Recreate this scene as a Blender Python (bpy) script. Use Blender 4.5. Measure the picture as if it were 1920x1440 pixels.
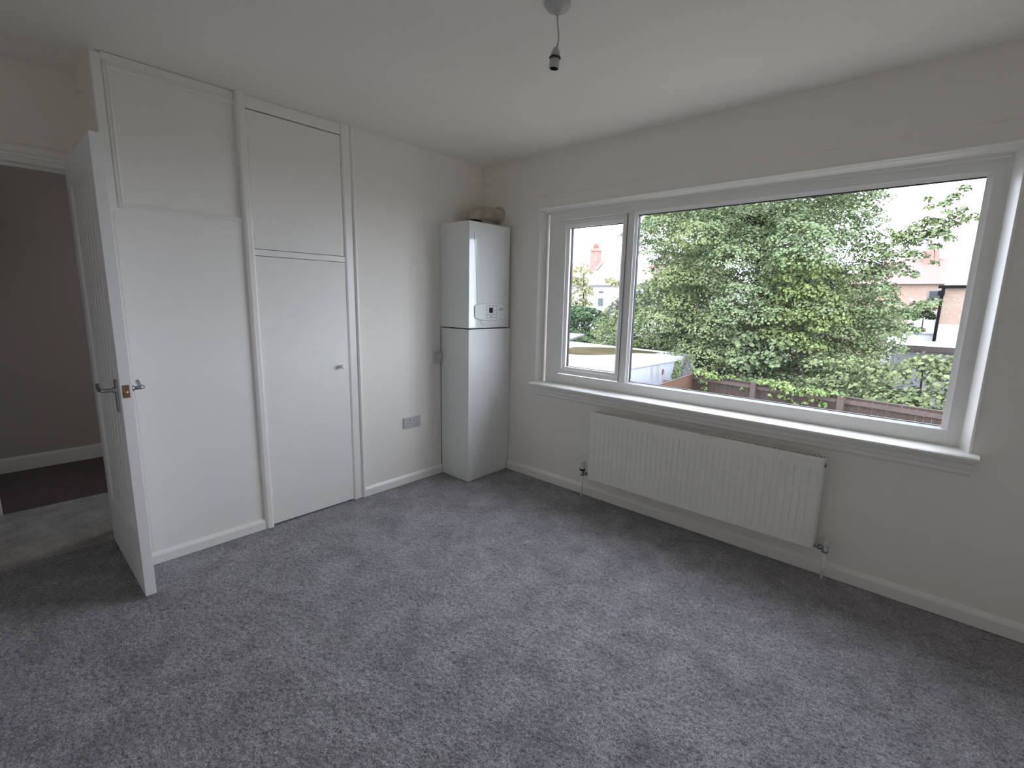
import bpy, bmesh, math, random
import numpy as np
from mathutils import Matrix, Vector

for o in list(bpy.data.objects):
    bpy.data.objects.remove(o, do_unlink=True)
sc = bpy.context.scene
COL = sc.collection
PI = math.pi

# ---------------------------------------------------------------- camera
cam_d = bpy.data.cameras.new('camera'); cam = bpy.data.objects.new('camera', cam_d); COL.objects.link(cam)
cam_d.sensor_fit = 'HORIZONTAL'; cam_d.sensor_width = 36.0; cam_d.lens = 891.2 / 1920 * 36.0
cam_d.clip_start = 0.02; cam_d.clip_end = 400
cam.matrix_world = Matrix(((0.7409, -0.13238, 0.65844, 2.8557),
                           (0.67129, 0.1153, -0.73217, -2.7955),
                           (0.02101, 0.98447, 0.17429, 1.3771),
                           (0, 0, 0, 1)))
sc.camera = cam

# ---------------------------------------------------------------- sky, exposure
SKY = 8.6
w = bpy.data.worlds.new('overcast_sky'); sc.world = w; w.use_nodes = True
bg = w.node_tree.nodes['Background']
bg.inputs['Color'].default_value = (0.905, 0.965, 1.12, 1); bg.inputs['Strength'].default_value = SKY
w.cycles.sampling_method = 'AUTOMATIC'
sc.view_settings.view_transform = 'Standard'; sc.view_settings.look = 'None'
sc.view_settings.gamma = 1.0; sc.view_settings.use_curve_mapping = False
sc.view_settings.exposure = 0.0
sc.cycles.use_denoising = True
sc.cycles.max_bounces = 14; sc.cycles.diffuse_bounces = 8; sc.cycles.transparent_max_bounces = 16
sc.cycles.use_light_tree = True; sc.cycles.sample_clamp_indirect = 12
# portal: samples the sky through the window opening, gives no light of its own
pd = bpy.data.lights.new('window_portal', 'AREA'); pd.shape = 'RECTANGLE'; pd.size = 2.5; pd.size_y = 1.35
pd.cycles.is_portal = True
po = bpy.data.objects.new('window_portal', pd); COL.objects.link(po)
po.location = (1.785, 0.2, 1.385); po.rotation_euler = (-PI / 2, 0, 0)

# ---------------------------------------------------------------- materials
def newmat(name):
    m = bpy.data.materials.new(name); m.use_nodes = True
    nt = m.node_tree; return m, nt, nt.nodes['Principled BSDF']
def N(nt, t, **k):
    n = nt.nodes.new(t)
    for a, b in k.items():
        if a in n.inputs: n.inputs[a].default_value = b
        else: setattr(n, a, b)
    return n
def paint(name, col, rough=0.5, var=0.04, scale=6.0, bump=0.0, bscale=120.0, metal=0.0, coat=0.0, spec=0.5, bdist=0.002):
    m, nt, b = newmat(name); L = nt.links.new
    b.inputs['Roughness'].default_value = rough; b.inputs['Metallic'].default_value = metal
    b.inputs['Coat Weight'].default_value = coat; b.inputs['Coat Roughness'].default_value = 0.06
    b.inputs['Specular IOR Level'].default_value = spec
    tc = N(nt, 'ShaderNodeTexCoord'); no = N(nt, 'ShaderNodeTexNoise', Scale=scale, Detail=5.0)
    L(tc.outputs['Object'], no.inputs['Vector'])
    r = N(nt, 'ShaderNodeValToRGB')
    e = r.color_ramp.elements
    e[0].position = 0.3; e[1].position = 0.7
    e[0].color = (*[c * (1 - var) for c in col], 1); e[1].color = (*[min(1, c * (1 + var)) for c in col], 1)
    L(no.outputs['Fac'], r.inputs['Fac']); L(r.outputs['Color'], b.inputs['Base Color'])
    if bump:
        n2 = N(nt, 'ShaderNodeTexNoise', Scale=bscale, Detail=3.0); L(tc.outputs['Object'], n2.inputs['Vector'])
        bp = N(nt, 'ShaderNodeBump', Strength=bump, Distance=bdist); L(n2.outputs['Fac'], bp.inputs['Height'])
        L(bp.outputs['Normal'], b.inputs['Normal'])
    return m

M = {}
M['wall'] = paint('wall_emulsion', (0.87, 0.835, 0.78), 0.75, 0.015, 1.3, 0.25, 160, spec=0.3)
M['ceiling'] = paint('ceiling_emulsion', (0.88, 0.845, 0.785), 0.8, 0.02, 1.0, 0.25, 120, spec=0.3)
M['wall_shade'] = paint('landing_wall_shade', (0.50, 0.46, 0.42), 0.8, 0.02, 1.0, 0.2, 140)  # wall colour darkened to carry the shade of the landing
M['gloss'] = paint('gloss_paint', (0.87, 0.85, 0.81), 0.3, 0.015, 2.0, 0.15, 30)
M['satin'] = paint('satin_paint', (0.86, 0.835, 0.795), 0.45, 0.02, 1.5, 0.12, 40)
M['door'] = paint('door_paint', (0.84, 0.83, 0.83), 0.4, 0.015, 3.0, 0.1, 60)
M['upvc'] = paint('white_upvc', (0.88, 0.872, 0.85), 0.25, 0.01, 2.0)
M['enamel'] = paint('boiler_enamel', (0.80, 0.82, 0.81), 0.1, 0.01, 2.0, coat=0.6)
M['enamel_satin'] = paint('boiler_cover_enamel', (0.78, 0.79, 0.78), 0.32, 0.01, 2.0)
M['radiator'] = paint('radiator_enamel', (0.87, 0.855, 0.80), 0.3, 0.01, 2.0)
M['plastic'] = paint('white_plastic', (0.68, 0.665, 0.64), 0.35, 0.01, 5.0)
M['socket'] = paint('grey_white_plastic', (0.55, 0.535, 0.53), 0.35, 0.01, 5.0)
M['black'] = paint('black_rubber', (0.008, 0.008, 0.009), 0.6, 0.1, 20)
M['dark'] = paint('dark_gap', (0.05, 0.045, 0.04), 0.9, 0.1, 20)
M['chrome'] = paint('worn_chrome', (0.42, 0.42, 0.44), 0.28, 0.05, 30, metal=1.0)
M['brass'] = paint('dull_brass', (0.30, 0.19, 0.12), 0.4, 0.25, 60, metal=0.8)
M['brass_light'] = paint('bright_brass', (0.75, 0.52, 0.35), 0.35, 0.1, 60, metal=0.6)
M['screen'] = paint('display_black', (0.015, 0.018, 0.025), 0.15, 0.1, 10)
M['print'] = paint('grey_print', (0.22, 0.23, 0.25), 0.6, 0.1, 200)
M['line'] = paint('panel_groove_grey', (0.36, 0.39, 0.42), 0.5, 0.05, 50)
M['lampholder'] = paint('bakelite_white', (0.52, 0.51, 0.50), 0.35, 0.03, 20)
M['foil'] = paint('flue_wrap', (0.50, 0.45, 0.38), 0.45, 0.25, 18, 0.9, 35, bdist=0.01)
M['render'] = paint('white_render', (0.45, 0.44, 0.43), 0.9, 0.06, 2.0, 0.4, 20)
M['felt'] = paint('pale_roof_felt', (0.34, 0.33, 0.31), 0.9, 0.08, 0.5, 0.3, 10)
M['puddle'] = paint('reflection_brown_water', (0.05, 0.04, 0.018), 0.95, 0.3, 1.0, spec=0.03)  # brown stands in for the trees and house reflected in the water
M['asbestos'] = None
M['fence'] = paint('stained_fence', (0.036, 0.019, 0.0135), 0.8, 0.35, 9.0, 0.5, 40, bdist=0.01)
M['fence_rail'] = paint('fence_rail_skylit', (0.062, 0.040, 0.034), 0.8, 0.25, 9.0, 0.4, 40, bdist=0.01)  # board brown lightened: sky light on rails and posts put into the colour
M['fence_light'] = paint('weathered_fence', (0.085, 0.042, 0.024), 0.8, 0.3, 9.0, 0.5, 40, bdist=0.01)
M['bark'] = paint('bark', (0.0263, 0.0225, 0.018), 0.9, 0.3, 6.0, 0.8, 20, bdist=0.02)
M['tile_a'] = paint('clay_tile', (0.20, 0.145, 0.115), 0.8, 0.15, 3.0)
M['tile_b'] = paint('red_tile', (0.14, 0.092, 0.075), 0.8, 0.15, 3.0)
M['brick_red'] = paint('chimney_brick', (0.26, 0.14, 0.115), 0.85, 0.2, 4.0)
M['flue_pot'] = paint('chimney_pot_clay', (0.26, 0.12, 0.10), 0.7, 0.1, 4.0)
M['glass_far'] = paint('far_window_glass', (0.03, 0.035, 0.04), 0.2, 0.1, 3.0)
M['gutter'] = paint('black_gutter', (0.008, 0.008, 0.009), 0.9, 0.1, 3.0, spec=0.05)
M['fascia'] = paint('brown_fascia', (0.0375, 0.0263, 0.0225), 0.6, 0.1, 3.0)
M['grey_board'] = paint('grey_cladding', (0.16, 0.155, 0.155), 0.7, 0.1, 2.0)
M['soil'] = paint('garden_ground', (0.085, 0.075, 0.05), 0.95, 0.4, 1.5)
M['rust'] = paint('rust', (0.14, 0.07, 0.05), 0.9, 0.3, 10)

def brickmat(name, c1, c2, mortar, scale):
    m, nt, b = newmat(name); L = nt.links.new
    tc = N(nt, 'ShaderNodeTexCoord'); sep = N(nt, 'ShaderNodeSeparateXYZ'); L(tc.outputs['Object'], sep.inputs[0])
    add = N(nt, 'ShaderNodeMath', operation='ADD'); L(sep.outputs['X'], add.inputs[0]); L(sep.outputs['Y'], add.inputs[1])
    cb = N(nt, 'ShaderNodeCombineXYZ'); L(add.outputs[0], cb.inputs['X']); L(sep.outputs['Z'], cb.inputs['Y'])
    br = N(nt, 'ShaderNodeTexBrick', Scale=scale); L(cb.outputs[0], br.inputs['Vector'])
    br.inputs['Color1'].default_value = (*c1, 1); br.inputs['Color2'].default_value = (*c2, 1); br.inputs['Mortar'].default_value = (*mortar, 1)
    L(br.outputs['Color'], b.inputs['Base Color']); b.inputs['Roughness'].default_value = 0.9
    return m
M['brick_far'] = brickmat('far_brickwork', (0.24, 0.15, 0.11), (0.28, 0.20, 0.15), (0.32, 0.28, 0.24), 4.4)

def asbestos():
    m, nt, b = newmat('garage_sheet'); L = nt.links.new
    tc = N(nt, 'ShaderNodeTexCoord'); no = N(nt, 'ShaderNodeTexNoise', Scale=2.0, Detail=6.0)
    mp = N(nt, 'ShaderNodeMapping'); mp.inputs['Scale'].default_value = (1, 1, 0.35)
    L(tc.outputs['Object'], mp.inputs['Vector']); L(mp.outputs['Vector'], no.inputs['Vector'])
    r = N(nt, 'ShaderNodeValToRGB'); e = r.color_ramp.elements
    e[0].position = 0.25; e[0].color = (0.2, 0.15, 0.13, 1); e[1].position = 0.42; e[1].color = (0.30, 0.31, 0.345, 1)
    L(no.outputs['Fac'], r.inputs['Fac']); L(r.outputs['Color'], b.inputs['Base Color']); b.inputs['Roughness'].default_value = 0.9
    return m
M['asbestos'] = asbestos()

def carpet(name, base, patch=0.35, grain=0.5):
    m, nt, b = newmat(name); L = nt.links.new
    tc = N(nt, 'ShaderNodeTexCoord')
    big = N(nt, 'ShaderNodeTexNoise', Scale=6.0, Detail=7.0, Roughness=0.68, Distortion=0.5); L(tc.outputs['Object'], big.inputs['Vector'])
    mid = N(nt, 'ShaderNodeTexNoise', Scale=60.0, Detail=4.0, Roughness=0.7); L(tc.outputs['Object'], mid.inputs['Vector'])
    fin = N(nt, 'ShaderNodeTexNoise', Scale=170.0, Detail=3.0, Roughness=0.7); L(tc.outputs['Object'], fin.inputs['Vector'])
    r1 = N(nt, 'ShaderNodeMapRange'); r1.inputs['From Min'].default_value = 0.33; r1.inputs['From Max'].default_value = 0.67
    r1.inputs['To Min'].default_value = 1 - patch; r1.inputs['To Max'].default_value = 1 + patch * 0.6; L(big.outputs['Fac'], r1.inputs['Value'])
    r2 = N(nt, 'ShaderNodeMapRange'); r2.inputs['From Min'].default_value = 0.3; r2.inputs['From Max'].default_value = 0.7
    r2.inputs['To Min'].default_value = 1 - grain * 0.4; r2.inputs['To Max'].default_value = 1 + grain * 0.4; L(mid.outputs['Fac'], r2.inputs['Value'])
    r3 = N(nt, 'ShaderNodeMapRange'); r3.inputs['From Min'].default_value = 0.3; r3.inputs['From Max'].default_value = 0.7
    r3.inputs['To Min'].default_value = 1 - grain; r3.inputs['To Max'].default_value = 1 + grain; L(fin.outputs['Fac'], r3.inputs['Value'])
    m1 = N(nt, 'ShaderNodeMath', operation='MULTIPLY'); L(r1.outputs[0], m1.inputs[0]); L(r2.outputs[0], m1.inputs[1])
    m2 = N(nt, 'ShaderNodeMath', operation='MULTIPLY'); L(m1.outputs[0], m2.inputs[0]); L(r3.outputs[0], m2.inputs[1])
    vm = N(nt, 'ShaderNodeVectorMath', operation='SCALE'); vm.inputs[0].default_value = base; L(m2.outputs[0], vm.inputs['Scale'])
    L(vm.outputs[0], b.inputs['Base Color'])
    b.inputs['Roughness'].default_value = 1.0; b.inputs['Specular IOR Level'].default_value = 0.1
    b.inputs['Sheen Weight'].default_value = 0.25; b.inputs['Sheen Roughness'].default_value = 0.5
    ad = N(nt, 'ShaderNodeMath', operation='ADD'); L(mid.outputs['Fac'], ad.inputs[0]); L(fin.outputs['Fac'], ad.inputs[1])
    bp = N(nt, 'ShaderNodeBump', Strength=0.8, Distance=0.006); L(ad.outputs[0], bp.inputs['Height']); L(bp.outputs['Normal'], b.inputs['Normal'])
    return m
M['carpet'] = carpet('grey_carpet', (0.32, 0.307, 0.322), 0.31, 0.64)
M['landing_carpet'] = carpet('landing_carpet', (0.50, 0.48, 0.44), 0.3, 0.3)
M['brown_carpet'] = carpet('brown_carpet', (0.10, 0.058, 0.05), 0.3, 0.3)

def glassmat():
    m = bpy.data.materials.new('window_glass'); m.use_nodes = True; nt = m.node_tree; nt.nodes.clear(); L = nt.links.new
    out = N(nt, 'ShaderNodeOutputMaterial'); mx = N(nt, 'ShaderNodeMixShader'); tr = N(nt, 'ShaderNodeBsdfTransparent')
    tr.inputs['Color'].default_value = (0.97, 0.985, 0.98, 1)
    gl = N(nt, 'ShaderNodeBsdfGlossy'); gl.inputs['Roughness'].default_value = 0.0
    fr = N(nt, 'ShaderNodeFresnel'); geo = N(nt, 'ShaderNodeNewGeometry')
    mr = N(nt, 'ShaderNodeMapRange'); mr.inputs['To Min'].default_value = 1.45; mr.inputs['To Max'].default_value = 1 / 1.45
    L(geo.outputs['Backfacing'], mr.inputs['Value']); L(mr.outputs[0], fr.inputs['IOR'])
    L(fr.outputs[0], mx.inputs[0]); L(tr.outputs[0], mx.inputs[1]); L(gl.outputs[0], mx.inputs[2]); L(mx.outputs[0], out.inputs[0])
    return m
M['glass'] = glassmat()

def leafmat(name, dark, light, trans=0.35, patch=None, pscale=0.5):
    m = bpy.data.materials.new(name); m.use_nodes = True; nt = m.node_tree; nt.nodes.clear(); L = nt.links.new
    out = N(nt, 'ShaderNodeOutputMaterial'); mx = N(nt, 'ShaderNodeMixShader'); mx.inputs[0].default_value = trans
    d = N(nt, 'ShaderNodeBsdfDiffuse'); t = N(nt, 'ShaderNodeBsdfTranslucent')
    geo = N(nt, 'ShaderNodeNewGeometry'); r = N(nt, 'ShaderNodeValToRGB'); e = r.color_ramp.elements
    e[0].color = (*dark, 1); e[1].color = (*light, 1)
    L(geo.outputs['Random Per Island'], r.inputs['Fac'])
    colout = r.outputs['Color']
    if patch:
        tc = N(nt, 'ShaderNodeTexCoord'); no = N(nt, 'ShaderNodeTexNoise', Scale=pscale, Detail=1.0); L(tc.outputs['Object'], no.inputs['Vector'])
        r2 = N(nt, 'ShaderNodeValToRGB'); f = r2.color_ramp.elements
        f[0].position = 0.45; f[0].color = (0, 0, 0, 1); f[1].position = 0.62; f[1].color = (1, 1, 1, 1)
        L(no.outputs['Fac'], r2.inputs['Fac'])
        mc = N(nt, 'ShaderNodeMix', data_type='RGBA'); L(r2.outputs['Color'], mc.inputs[0]); L(colout, mc.inputs[6]); mc.inputs[7].default_value = (*patch, 1)
        colout = mc.outputs[2]
    L(colout, d.inputs['Color']); L(colout, t.inputs['Color'])
    L(d.outputs[0], mx.inputs[1]); L(t.outputs[0], mx.inputs[2]); L(mx.outputs[0], out.inputs[0])
    return m
M['leaf_syc'] = leafmat('sycamore_leaf', (0.082, 0.112, 0.056), (0.19, 0.228, 0.125), 0.14, (0.155, 0.18, 0.085), 0.45)
M['leaf_yel'] = leafmat('yellow_green_leaf', (0.10, 0.13, 0.050), (0.20, 0.235, 0.095), 0.25)
M['leaf_dark'] = leafmat('dark_conifer_leaf', (0.03, 0.055, 0.03), (0.085, 0.12, 0.06), 0.15)
M['leaf_pale'] = leafmat('pale_bush_leaf', (0.10, 0.125, 0.062), (0.20, 0.225, 0.115), 0.25)
M['leaf_ivy'] = leafmat('ivy_leaf', (0.12, 0.165, 0.055), (0.22, 0.28, 0.12), 0.3)
M['leaf_autumn'] = leafmat('yellowing_leaf', (0.15, 0.16, 0.08), (0.32, 0.30, 0.17), 0.35)
M['leaf_hedge'] = leafmat('hedge_leaf', (0.07, 0.09, 0.03), (0.14, 0.165, 0.06), 0.3)

# ---------------------------------------------------------------- helpers
def props(o, label=None, cat=None, group=None, kind=None):
    if label: o['label'] = label
    if cat: o['category'] = cat
    if group: o['group'] = group
    if kind: o['kind'] = kind
    return o
def link(name, me, mat, parent=None, smooth=False):
    o = bpy.data.objects.new(name, me); COL.objects.link(o)
    if mat is not None and len(me.materials) == 0: me.materials.append(mat)
    if smooth:
        for p in me.polygons: p.use_smooth = True
    if parent is not None:
        o.parent = parent
        wl = Matrix.Identity(4); q = parent
        while q is not None:
            wl = q.matrix_basis @ wl if q.parent is None else q.matrix_parent_inverse @ q.matrix_basis @ wl; q = q.parent
        o.matrix_parent_inverse = wl.inverted()
    return o
def thing(name, loc, label, cat, group=None, kind=None, rz=0):
    o = bpy.data.objects.new(name, None); COL.objects.link(o); o.location = loc; o.rotation_euler = (0, 0, rz)
    o.empty_display_size = 0.1
    return props(o, label, cat, group, kind)
def mesh_bm(bm, name):
    bmesh.ops.recalc_face_normals(bm, faces=bm.faces)
    me = bpy.data.meshes.new(name); bm.to_mesh(me); bm.free(); return me
def box(name, x0, x1, y0, y1, z0, z1, mat, parent=None, bev=0.0, seg=2):
    bm = bmesh.new(); bmesh.ops.create_cube(bm, size=1.0)
    for v in bm.verts:
        v.co = Vector(((x0 + x1) / 2 + v.co.x * (x1 - x0), (y0 + y1) / 2 + v.co.y * (y1 - y0), (z0 + z1) / 2 + v.co.z * (z1 - z0)))
    if bev > 0:
        bmesh.ops.bevel(bm, geom=list(bm.edges), offset=bev, segments=seg, profile=0.6, affect='EDGES')
    o = link(name, mesh_bm(bm, name), mat, parent)
    return o
def prism(name, prof, axis, a0, a1, mat, parent=None, smooth=False):
    """closed 2-D profile extruded along axis. profile coords are the two other axes in order."""
    bm = bmesh.new(); A = []; B = []
    def P3(p, a):
        return {'x': (a, p[0], p[1]), 'y': (p[0], a, p[1]), 'z': (p[0], p[1], a)}[axis]
    for p in prof: A.append(bm.verts.new(P3(p, a0))); B.append(bm.verts.new(P3(p, a1)))
    n = len(prof)
    for i in range(n): bm.faces.new((A[i], A[(i + 1) % n], B[(i + 1) % n], B[i]))
    bm.faces.new(A); bm.faces.new(B[::-1])
    return link(name, mesh_bm(bm, name), mat, parent, smooth)
def ring(name, ox0, ox1, oz0, oz1, ix0, ix1, iz0, iz1, y0, y1, mat, parent=None, bev=0.0, axis='y'):
    """rectangular frame in the xz plane with depth y0..y1 (axis='x': in the yz plane)"""
    bm = bmesh.new()
    O = [(ox0, oz0), (ox1, oz0), (ox1, oz1), (ox0, oz1)]; I = [(ix0, iz0), (ix1, iz0), (ix1, iz1), (ix0, iz1)]
    def V(p, y): return bm.verts.new((p[0], y, p[1]) if axis == 'y' else (y, p[0], p[1]))
    of = [V(p, y0) for p in O]; ob = [V(p, y1) for p in O]; jf = [V(p, y0) for p in I]; jb = [V(p, y1) for p in I]
    for i in range(4):
        k = (i + 1) % 4
        bm.faces.new((of[i], of[k], jf[k], jf[i])); bm.faces.new((ob[i], jb[i], jb[k], ob[k]))
        bm.faces.new((of[i], ob[i], ob[k], of[k])); bm.faces.new((jf[i], jf[k], jb[k], jb[i]))
    if bev > 0: bmesh.ops.bevel(bm, geom=[e for e in bm.edges if len(e.link_faces) == 2 and e.calc_face_angle(0) > 0.5], offset=bev, segments=2, affect='EDGES')
    return link(name, mesh_bm(bm, name), mat, parent)
def tube(name, pts, rads, mat, parent=None, sides=12, caps=True):
    pts = [Vector(p) for p in pts]
    if not isinstance(rads, (list, tuple)): rads = [rads] * len(pts)
    bm = bmesh.new(); rings = []; prev = None
    for i, p in enumerate(pts):
        d = (pts[min(i + 1, len(pts) - 1)] - pts[max(i - 1, 0)]).normalized()
        if prev is None:
            a = Vector((0, 0, 1)) if abs(d.z) < 0.9 else Vector((1, 0, 0)); u = d.cross(a).normalized()
        else: u = (prev - d * prev.dot(d)).normalized()
        prev = u; v = d.cross(u)
        rings.append([bm.verts.new(p + (u * math.cos(2 * PI * k / sides) + v * math.sin(2 * PI * k / sides)) * rads[i]) for k in range(sides)])
    for a, b in zip(rings, rings[1:]):
        for k in range(sides): bm.faces.new((a[k], a[(k + 1) % sides], b[(k + 1) % sides], b[k]))
    if caps: bm.faces.new(rings[0][::-1]); bm.faces.new(rings[-1])
    return link(name, mesh_bm(bm, name), mat, parent, True)
def spline(pts, n=8):
    P = [Vector(p) for p in pts]; P = [P[0] * 2 - P[1]] + P + [P[-1] * 2 - P[-2]]; out = []
    for i in range(1, len(P) - 2):
        for k in range(n):
            t = k / n; a, b, c, d = P[i - 1:i + 3]
            out.append(0.5 * ((2 * b) + (c - a) * t + (2 * a - 5 * b + 4 * c - d) * t * t + (3 * b - a - 3 * c + d) * t ** 3))
    out.append(P[-2]); return out
def plate_with_hole(name, axis, c0, c1, ext, hole, mat, kind='structure'):
    """wall slab: plane coords ext=(a0,a1,b0,b1), hole=(a0,a1,b0,b1); axis 'y' or 'x'"""
    A = [ext[0], hole[0], hole[1], ext[1]]; B = [ext[2], hole[2], hole[3], ext[3]]
    bm = bmesh.new()
    def V(a, b, c): return bm.verts.new((a, c, b) if axis == 'y' else (c, a, b))
    F = [[V(a, b, c0) for b in B] for a in A]; K = [[V(a, b, c1) for b in B] for a in A]
    for i in range(3):
        for j in range(3):
            if i == 1 and j == 1: continue
            if abs(B[j] - B[j + 1]) < 1e-6: continue
            bm.faces.new((F[i][j], F[i + 1][j], F[i + 1][j + 1], F[i][j + 1])); bm.faces.new((K[i][j], K[i][j + 1], K[i + 1][j + 1], K[i + 1][j]))
    bmesh.ops.remove_doubles(bm, verts=bm.verts, dist=1e-6)
    # sides
    be = [e for e in bm.edges if len(e.link_faces) == 1]
    r = bmesh.ops.bridge_loops(bm, edges=be) if False else None
    def side(a_, b_):
        (a0, b0), (a1, b1) = a_, b_
        vs = []
        for (a, b, c) in ((a0, b0, c0), (a1, b1, c0), (a1, b1, c1), (a0, b0, c1)): vs.append(V(a, b, c))
        bm.faces.new(vs)
    for i in range(3):
        side((A[i], B[0]), (A[i + 1], B[0])) if not (i == 1 and abs(B[0] - B[1]) < 1e-6) else None
        side((A[i], B[3]), (A[i + 1], B[3])); side((A[0], B[i]), (A[0], B[i + 1])) if abs(B[i] - B[i + 1]) > 1e-6 else None
        side((A[3], B[i]), (A[3], B[i + 1])) if abs(B[i] - B[i + 1]) > 1e-6 else None
    if abs(B[0] - B[1]) > 1e-6: side((A[1], B[1]), (A[2], B[1]))
    side((A[1], B[2]), (A[2], B[2])); side((A[1], B[1]), (A[1], B[2])); side((A[2], B[1]), (A[2], B[2]))
    bmesh.ops.remove_doubles(bm, verts=bm.verts, dist=1e-6)
    return props(link(name, mesh_bm(bm, name), mat), kind=kind)

# ================================================================= ROOM SHELL
H = 2.4; XR = 3.95; YF = -3.45; XD = -0.42
ROOM = 'structure'
def st(o, label): return props(o, label, kind='structure')
fl_ = st(box('floor', XD - 0.01, XR, YF, 0.0, -0.12, -0.007, M['carpet']), 'grey deep-pile carpet covering the bedroom floor')
def carpet_pile():
    g = np.random.default_rng(3); dx = 0.0062
    xs = np.arange(XD - 0.005, XR - 0.001, dx); ys = np.arange(YF + 0.001, -0.003, dx); nx, ny = len(xs), len(ys)
    X, Y = np.meshgrid(xs, ys, indexing='ij'); h = g.random((nx, ny))
    h = 0.65 * h + 0.35 * (h + np.roll(h, 1, 0) + np.roll(h, 1, 1) + np.roll(np.roll(h, 1, 0), 1, 1)) / 4
    X = X + (g.random((nx, ny)) - 0.5) * dx * 0.7; Y = Y + (g.random((nx, ny)) - 0.5) * dx * 0.7
    Z = -0.0065 + 0.0075 * h
    V = np.stack([X, Y, Z], -1).reshape(-1, 3).astype(np.float32)
    i = (np.arange(nx - 1)[:, None] * ny + np.arange(ny - 1)[None, :]).reshape(-1)
    F = np.stack([i, i + ny, i + ny + 1, i + 1], -1).astype(np.int32); n = len(F)
    me = bpy.data.meshes.new('carpet_pile'); me.vertices.add(len(V)); me.vertices.foreach_set('co', V.reshape(-1))
    me.loops.add(n * 4); me.loops.foreach_set('vertex_index', F.reshape(-1)); me.polygons.add(n)
    me.polygons.foreach_set('loop_start', np.arange(0, n * 4, 4, dtype=np.int32)); me.polygons.foreach_set('use_smooth', np.ones(n, dtype=bool))
    me.update()
    return me

st(box('ceiling', -2.5, XR + 0.12, -4.7, 0.32, H, H + 0.1, M['ceiling']), 'white matt ceiling with a bare pendant fitting')
# window wall y = 0..0.16 (outer skin to 0.30)
WX0, WX1, WZ0, WZ1 = 0.585, 3.006, 0.745, 2.02
st(plate_with_hole('wall_back', 'y', 0.0, 0.30, (-0.12, XR + 0.12, -0.12, H), (WX0, WX1, WZ0, WZ1), M['wall']), 'white wall with the wide window and radiator')
# left wall beside cupboard (x=0)
st(box('wall_left', -0.12, 0.0, -1.155, 0.0, -0.12, H, M['wall']), 'white wall between the cupboard and the boiler')
# door wall at x = XD with opening
DY0, DY1, DZ = -3.225, -2.392, 1.985
st(plate_with_hole('wall_door', 'x', XD, XD - 0.10, (-4.6, -2.362, 0.0, H), (DY0, DY1, 0.0, DZ), M['wall']), 'white wall above and around the open doorway')
st(box('wall_right', XR, XR + 0.12, YF - 0.12, 0.0, -0.12, H, M['wall']), 'white wall on the right side of the room')
st(box('wall_front', XD, XR, YF - 0.12, YF, -0.12, H, M['wall']), 'white wall behind the viewer')
# skirtings
def skirt(name, axis, a0, a1, face, sgn, h=0.066, t=0.016):
    # profile (across, z)
    pr = [(face, 0.0), (face + sgn * t, 0.0), (face + sgn * t, h * 0.72), (face + sgn * t * 0.75, h * 0.86), (face + sgn * t * 0.35, h), (face, h)]
    return st(prism(name, pr, axis, a0, a1, M['gloss']), 'white gloss skirting board along the ' + {'baseboard_left': 'wall beside the cupboard', 'baseboard_back': 'window wall', 'baseboard_right': 'right wall', 'baseboard_front': 'wall behind the viewer'}[name])
cpile = link('carpet_pile', carpet_pile(), M['carpet'], fl_); cpile['kind'] = 'stuff'
skirt('baseboard_left', 'y', -1.153, -0.452, 0.0, 1)
skirt('baseboard_back', 'x', 0.318, XR, 0.0, -1, h=0.075)
skirt('baseboard_right', 'y', YF, 0, XR, -1)
skirt('baseboard_front', 'x', XD, XR, YF, 1)

# landing beyond the door
st(box('floor_landing', -1.32, XD - 0.012, -4.6, -1.0, -0.12, -0.004, M['landing_carpet']), 'pale worn carpet on the landing outside the door')
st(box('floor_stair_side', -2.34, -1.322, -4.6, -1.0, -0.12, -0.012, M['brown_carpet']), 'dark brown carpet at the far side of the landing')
st(box('threshold', XD - 0.035, XD + 0.012, DY0, DY1, -0.006, 0.001, M['carpet']), 'narrow worn carpet edge under the open door')
st(box('wall_landing', -2.45, -2.33, -4.7, -0.9, -0.12, H, M['wall_shade']), 'wall at the far side of the landing with shade painted into its colour')
pr = [(-2.33, -0.01), (-2.312, -0.01), (-2.312, 0.085), (-2.322, 0.105), (-2.33, 0.105)]
st(prism('baseboard_landing', pr, 'y', -4.6, -1.0, M['gloss']), 'painted skirting board along the shaded landing wall')
st(plate_with_hole('wall_landing_end', 'y', -1.0, -0.9, (-2.45, XD - 0.2, -0.12, H), (-1.2, -0.75, 0.9, 1.5), M['wall']), 'end wall of the landing with an unseen opening added to let in daylight')  # opening added out of view so sky light reaches the landing floor
pd2 = bpy.data.lights.new('landing_portal', 'AREA'); pd2.shape = 'RECTANGLE'; pd2.size = 0.5; pd2.size_y = 0.65; pd2.cycles.is_portal = True
po2 = bpy.data.objects.new('landing_portal', pd2); COL.objects.link(po2); po2.location = (-0.975, -0.88, 1.2); po2.rotation_euler = (-PI / 2, 0, 0)
st(box('wall_landing_front', -2.45, XD, -4.7, -4.6, -0.12, H, M['wall']), 'end wall of the landing near the viewer')
st(box('trim_landing', -1.40, -1.325, -2.98, -2.85, -0.01, H, M['gloss'], bev=0.006), 'white door lining standing at the edge of the landing')

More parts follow.
